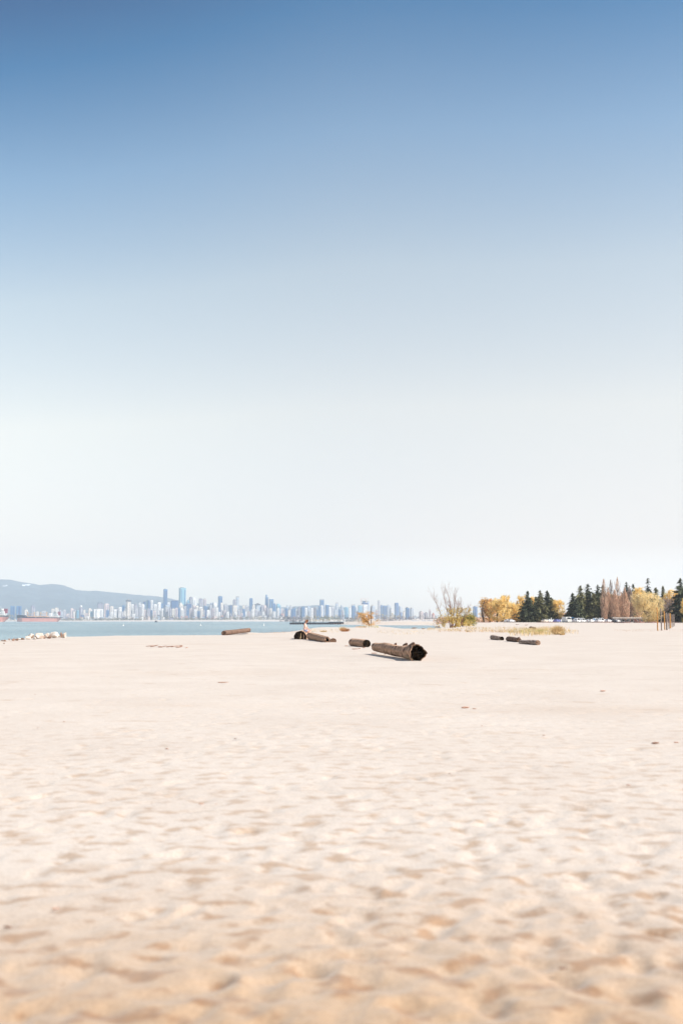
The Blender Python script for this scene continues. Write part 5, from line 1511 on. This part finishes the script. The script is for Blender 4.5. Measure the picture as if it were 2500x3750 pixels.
# long retaining logs before the car park
M['rail'] = mat('brown_edging_log', (.26, .13, .10), .9, (.18, .09, .07), 1.5)
ED = [(2240, 2276, 2284, 2282, 'slanting brown edging log at the left end, left of the dark clad pair'), (2272, 2300, 2281.5, 2281, 'edging log under the dark clad pair'), (2312, 2352, 2280.5, 2280, 'edging log right of the dark clad pair'),
      (2354, 2404, 2279.5, 2279.5, 'thick edging log between the pale willow and the posts'), (2408, 2452, 2279.5, 2279, 'thick edging log seen behind the posts'), (2462, 2520, 2280, 2280, 'last edging log at the right photo edge'),
      (1720, 1790, 2280.5, 2279.5, 'thin brown log at the foot of the golden grove'), (1960, 2030, 2280.5, 2280.5, 'thin brown log before the small conifer group'), (2160, 2236, 2281, 2281, 'thin brown log before the cars under the leafless trees')]
for xa, xb, ya, yb, lab in ED:
    Y = 432 if xa < 2240 else 415
    a, b = ground(xa, Y), ground(xb, Y - (10 if ya > 2283 else 0))
    o = MB().tube([(0, 0, .12), tuple((b - a) * .5 + Vector((0, .1, .16))), tuple(b - a + Vector((0, 0, .12)))], [.28, .3, .24] if xa >= 2300 else [.16, .18, .15], 9).build('edging_log', M['rail'], smooth=True)
    o.location = a
    tag(o, lab, 'log', 'edging logs at the back of the beach')

# ------------------------------------------------------------------ people
M['skin'] = mat('skin', (.62, .34, .25), .55, (.66, .38, .28), 6, spec=.3)
M['hair'] = mat('brown_hair', (.16, .06, .025), .6, (.26, .11, .04), 20, spec=.4)
M['top_white'] = mat('white_vest', (.80, .76, .74), .85)
M['shorts'] = mat('pale_blue_shorts', (.40, .46, .62), .85, (.30, .36, .52), 9)
M['cloth_dark'] = mat('dark_clothes', (.03, .03, .045), .9)
M['cloth_teal'] = mat('teal_jacket', (.05, .30, .34), .85)
M['cloth_brown'] = mat('brown_clothes', (.22, .12, .09), .9)
M['shoe'] = mat('shoe', (.1, .08, .08), .8)

def skin_mesh(name, nodes, edges, mt, parent, sub=2):
    """one continuous skinned surface; nodes: (x, y, z, radius)"""
    me = bpy.data.meshes.new(name)
    me.from_pydata([n[:3] for n in nodes], edges, [])
    o = bpy.data.objects.new(name, me); COL.objects.link(o)
    sk = o.modifiers.new('skin', 'SKIN'); sk.use_smooth_shade = True
    if not me.skin_vertices: me.skin_vertices.new()
    for i, n in enumerate(nodes):
        r = n[3] if hasattr(n[3], '__len__') else (n[3], n[3])
        me.skin_vertices[0].data[i].radius = r
        me.skin_vertices[0].data[i].use_root = i == 0
    ss_ = o.modifiers.new('sub', 'SUBSURF'); ss_.levels = sub; ss_.render_levels = sub
    me.materials.append(mt)
    o.parent = parent
    return o

def figure(t, J, sc=1.0, skin='skin', top=None, bottom=None, hair=True, shoes=True, facing=(1, 0), fingers=True):
    """J: joints in local metres: pelvis, chest, neck, head(centre) and per side hip, knee, ankle, toe, shoulder, elbow, wrist, hand"""
    N, E = [], []
    def add(p, r):
        N.append((p[0], p[1], p[2], r)); return len(N) - 1
    pel = add(J['pelvis'], (.135, .115)); bel = add(tuple((Vector(J['pelvis']) * .55 + Vector(J['chest']) * .45)), (.12, .105))
    ch = add(J['chest'], (.145, .115)); nk = add(J['neck'], (.055, .055))
    E += [(pel, bel), (bel, ch), (ch, nk)]
    hc, nv = Vector(J['head']), Vector(J['neck'])
    f = Vector((facing[0], facing[1], J.get('nod', 0))).normalized()
    h0 = add(hc - (hc - nv) * .35, (.068, .075)); h1 = add(hc, (.092, .098)); h2 = add(hc + (hc - nv).normalized() * .09, (.062, .07))
    nose = hc + f * .105 - (hc - nv).normalized() * .015
    E += [(nk, h0), (h0, h1), (h1, h2)]
    for s in ('l', 'r'):
        hip, kn, an, toe = (add(J['hip_' + s], (.098, .095)), add(J['knee_' + s], (.06, .06)), add(J['ankle_' + s], (.042, .042)), add(J['toe_' + s], (.04, .03)))
        E += [(pel, hip), (hip, kn), (kn, an), (an, toe)]
        sh, el_, wr, ha = (add(J['shoulder_' + s], (.062, .062)), add(J['elbow_' + s], (.042, .042)), add(J['wrist_' + s], (.03, .028)), add(J['hand_' + s], (.036, .018)))
        E += [(ch, sh), (sh, el_), (el_, wr), (wr, ha)]
    body = skin_mesh('body', N, E, M[skin], t)
    fm = MB()
    u = (hc - nv).normalized(); sd = f.cross(u).normalized()
    fm.tube([hc + f * .085 + u * .03, nose, nose - u * .015 - f * .01], [.010, .016, .010], 6)
    for s in (-1, 1):
        fm.tube([hc + sd * s * .088 + u * .02, hc + sd * s * .1, hc + sd * s * .092 - u * .03], [.008, .018, .008], 6)
    fm.build('nose_and_ears', M[skin], t, smooth=True)
    em = MB()
    for s in (-1, 1): em.tube([hc + f * .086 + sd * s * .032 + u * .018, hc + f * .094 + sd * s * .032 + u * .018], [.012, .006], 6)
    em.tube([hc + f * .088 + sd * -.022 - u * .045, hc + f * .094 - u * .045, hc + f * .088 + sd * .022 - u * .045], .005, 5)
    em.build('eyes_and_mouth', M['hair'], t)
    if fingers:
        for s in ('l', 'r'):
            ha, wr = Vector(J['hand_' + s]), Vector(J['wrist_' + s])
            d = (ha - wr).normalized(); v = d.orthogonal().normalized(); b = d.cross(v)
            fn, fe = [(ha.x, ha.y, ha.z, .02)], []
            for k, (off, ln) in enumerate(((-.03, .065), (-.01, .078), (.01, .074), (.03, .058))):
                i = len(fn)
                p1 = ha + d * .02 + v * off; p2 = ha + d * (.02 + ln * .55) + v * off * 1.15 - b * .008; p3 = ha + d * (.02 + ln) + v * off * 1.2 - b * .028
                fn += [(*p1, .0095), (*p2, .009), (*p3, .0075)]; fe += [(0, i), (i, i + 1), (i + 1, i + 2)]
            i = len(fn); p1 = ha - d * .02 + v * .04; p2 = p1 + d * .03 + v * .02 - b * .01
            fn += [(*p1, .011), (*p2, .0085)]; fe += [(0, i), (i, i + 1)]
            skin_mesh('hand', fn, fe, M[skin], t, 1)
    def cloth(name, parts, mt):
        n, e = [], []
        for ch_ in parts:
            prev = None
            for (p, r) in ch_:
                key = None
                for q, nn in enumerate(n):
                    if (Vector(nn[:3]) - Vector(p)).length < 1e-5: key = q
                if key is None: n.append((*p, r)); key = len(n) - 1
                if prev is not None and (prev, key) not in e: e.append((prev, key))
                prev = key
        return skin_mesh(name, n, e, mt, t)
    mid = lambda a, b, k: tuple(Vector(J[a]).lerp(Vector(J[b]), k))
    if top:
        long_ = top[1]
        parts = [[(mid('pelvis', 'chest', .15), (.148, .128)), (mid('pelvis', 'chest', .45), (.135, .12)), (J['chest'], (.16, .13)), (mid('chest', 'neck', .55), (.085, .08))]]
        for s in ('l', 'r'):
            a = [(J['chest'], (.16, .13)), (J['shoulder_' + s], (.074, .074))]
            if long_: a += [(J['elbow_' + s], (.056, .056)), (mid('elbow_' + s, 'wrist_' + s, .9), (.042, .042))]
            parts.append(a)
        cloth('top', parts, M[top[0]])
    if bottom:
        parts = []
        for s in ('l', 'r'):
            a = [(mid('pelvis', 'chest', .05), (.152, .13)), (J['hip_' + s], (.115, .112)), (mid('hip_' + s, 'knee_' + s, .55), (.098, .096))]
            if bottom[1]: a += [(J['knee_' + s], (.075, .075)), (mid('knee_' + s, 'ankle_' + s, .9), (.058, .058))]
            parts.append(a)
        cloth('trousers' if bottom[1] else 'shorts', parts, M[bottom[0]])
    if hair:
        b = -f
        n = [(*(hc + u * .045 + b * .022), (.098, .10)), (*(hc + u * .005 + b * .05), (.085, .09)), (*(hc - u * .07 + b * .075), (.052, .05)), (*(hc - u * .13 + b * .085), (.03, .03)), (*(hc + u * .085 + f * .02), (.062, .07))]
        skin_mesh('hair', n, [(0, 1), (1, 2), (2, 3), (0, 4)], M['hair'], t)
    if shoes:
        for s in ('l', 'r'):
            a, b = Vector(J['ankle_' + s]), Vector(J['toe_' + s])
            skin_mesh('shoe', [(*(a + Vector((0, 0, -.05))), .05), (*b, (.045, .035))], [(0, 1)], M['shoe'], t, 1)
    t.scale = (sc, sc, sc)

# the woman sitting on the flank of the round log, bent forward
_y = 88.2
_g = Vector(((1117.5 - CX) / F * _y, _y, 0)); _g.z = hz(_g.x, _y)
_t = empty('person', _g, 'person in white vest and pale blue shorts sitting on the round log, head bent down', 'person')
J = {'pelvis': (-.03, 0, .66), 'chest': (-.02, -.02, 1.08), 'neck': (.04, -.03, 1.29), 'head': (.15, -.04, 1.42), 'nod': -.75,
     'hip_l': (.02, .11, .65), 'knee_l': (.42, .16, .52), 'ankle_l': (.50, .22, .12), 'toe_l': (.66, .24, .05),
     'hip_r': (.02, -.11, .65), 'knee_r': (.40, -.12, .50), 'ankle_r': (.46, -.02, .12), 'toe_r': (.62, .0, .05),
     'shoulder_l': (.02, .17, 1.20), 'elbow_l': (.16, .24, .92), 'wrist_l': (.36, .16, .74), 'hand_l': (.42, .14, .69),
     'shoulder_r': (-.02, -.20, 1.20), 'elbow_r': (.05, -.27, .90), 'wrist_r': (.27, -.22, .72), 'hand_r': (.33, -.20, .66)}
figure(_t, J, 1.08, top=('top_white', False), bottom=('shorts', False), shoes=False)

def standing(px, Y, h, label, top, bottom, ang, seed, skin='skin'):
    g = ground(px, Y)
    t = empty('person', g, label, 'person', 'people at the back of the beach', rz=ang)
    J = {'pelvis': (0, 0, .95), 'chest': (.02, 0, 1.33), 'neck': (.02, 0, 1.50), 'head': (.05, 0, 1.63), 'nod': -.1}
    for s, k in (('l', 1), ('r', -1)):
        w = .10 * k * (1 if seed % 2 else -1)
        J.update({'hip_' + s: (0, .10 * k, .92), 'knee_' + s: (.05 + w, .11 * k, .50), 'ankle_' + s: (-.02 + w * 1.6, .12 * k, .09), 'toe_' + s: (.14 + w * 1.6, .13 * k, .04),
                  'shoulder_' + s: (.01, .19 * k, 1.42), 'elbow_' + s: (-.02, .25 * k, 1.13), 'wrist_' + s: (.10, .24 * k, .90), 'hand_' + s: (.13, .23 * k, .84)})
    figure(t, J, h / 1.75, top=(top, True), bottom=(bottom, True), skin=skin)
standing(2291, 418, 1.75, 'person in dark clothes and teal jacket standing at the edging log', 'cloth_teal', 'cloth_dark', math.radians(200), 1)
standing(2300, 419, 1.65, 'person in brown and black clothes right of the teal jacketed one', 'cloth_brown', 'cloth_dark', math.radians(-40), 2)
standing(2284, 422, 1.7, 'person all in black standing left of the teal jacketed one', 'cloth_dark', 'cloth_dark', math.radians(120), 3)
standing(2471.5, 425, 1.75, 'person in teal top before the huge dark conifer', 'cloth_teal', 'cloth_teal', math.radians(180), 4)
standing(2487, 428, 1.3, 'smaller person in teal near the right photo edge', 'cloth_teal', 'cloth_dark', math.radians(150), 5)

# leaning driftwood stumps right of the people
for px, ln, lab in ((2314, -.5, 'leaning brown stump nearest the standing people'), (2322, -.75, 'second leaning stump, tilting left to the people'), (2333, -.6, 'third leaning stump, below the pale willow')):
    g = ground(px, 424)
    o = MB().tube([(.6, 0, -.1), (.6 + ln * .6, 0, .8), (.6 + ln * 1.6, 0, 1.6)], [.30, .26, .14], 8).build('leaning_stump', M['rail'], smooth=True)
    o.location = g; tag(o, lab, 'stump', 'leaning stumps at the back of the beach')

# ------------------------------------------------------------------ the air: one closed box of even pale haze
def build_haze():
    m = bpy.data.materials.new('pale_haze')
    m.use_nodes = True
    n, l = m.node_tree.nodes, m.node_tree.links
    n.remove(n['Principled BSDF'])
    v = n.new('ShaderNodeVolumePrincipled')
    v.inputs['Color'].default_value = (.79, .895, 1.0, 1)
    v.inputs['Density'].default_value = 8.0e-5
    v.inputs['Anisotropy'].default_value = 0.0
    l.new(v.outputs[0], n['Material Output'].inputs['Volume'])
    mb = MB().box((-2000, -1700, 352), (42000, 32000, 716))
    o = mb.build('haze', m)
    tag(o, 'pale blue haze over the bay', kind='stuff')
build_haze()
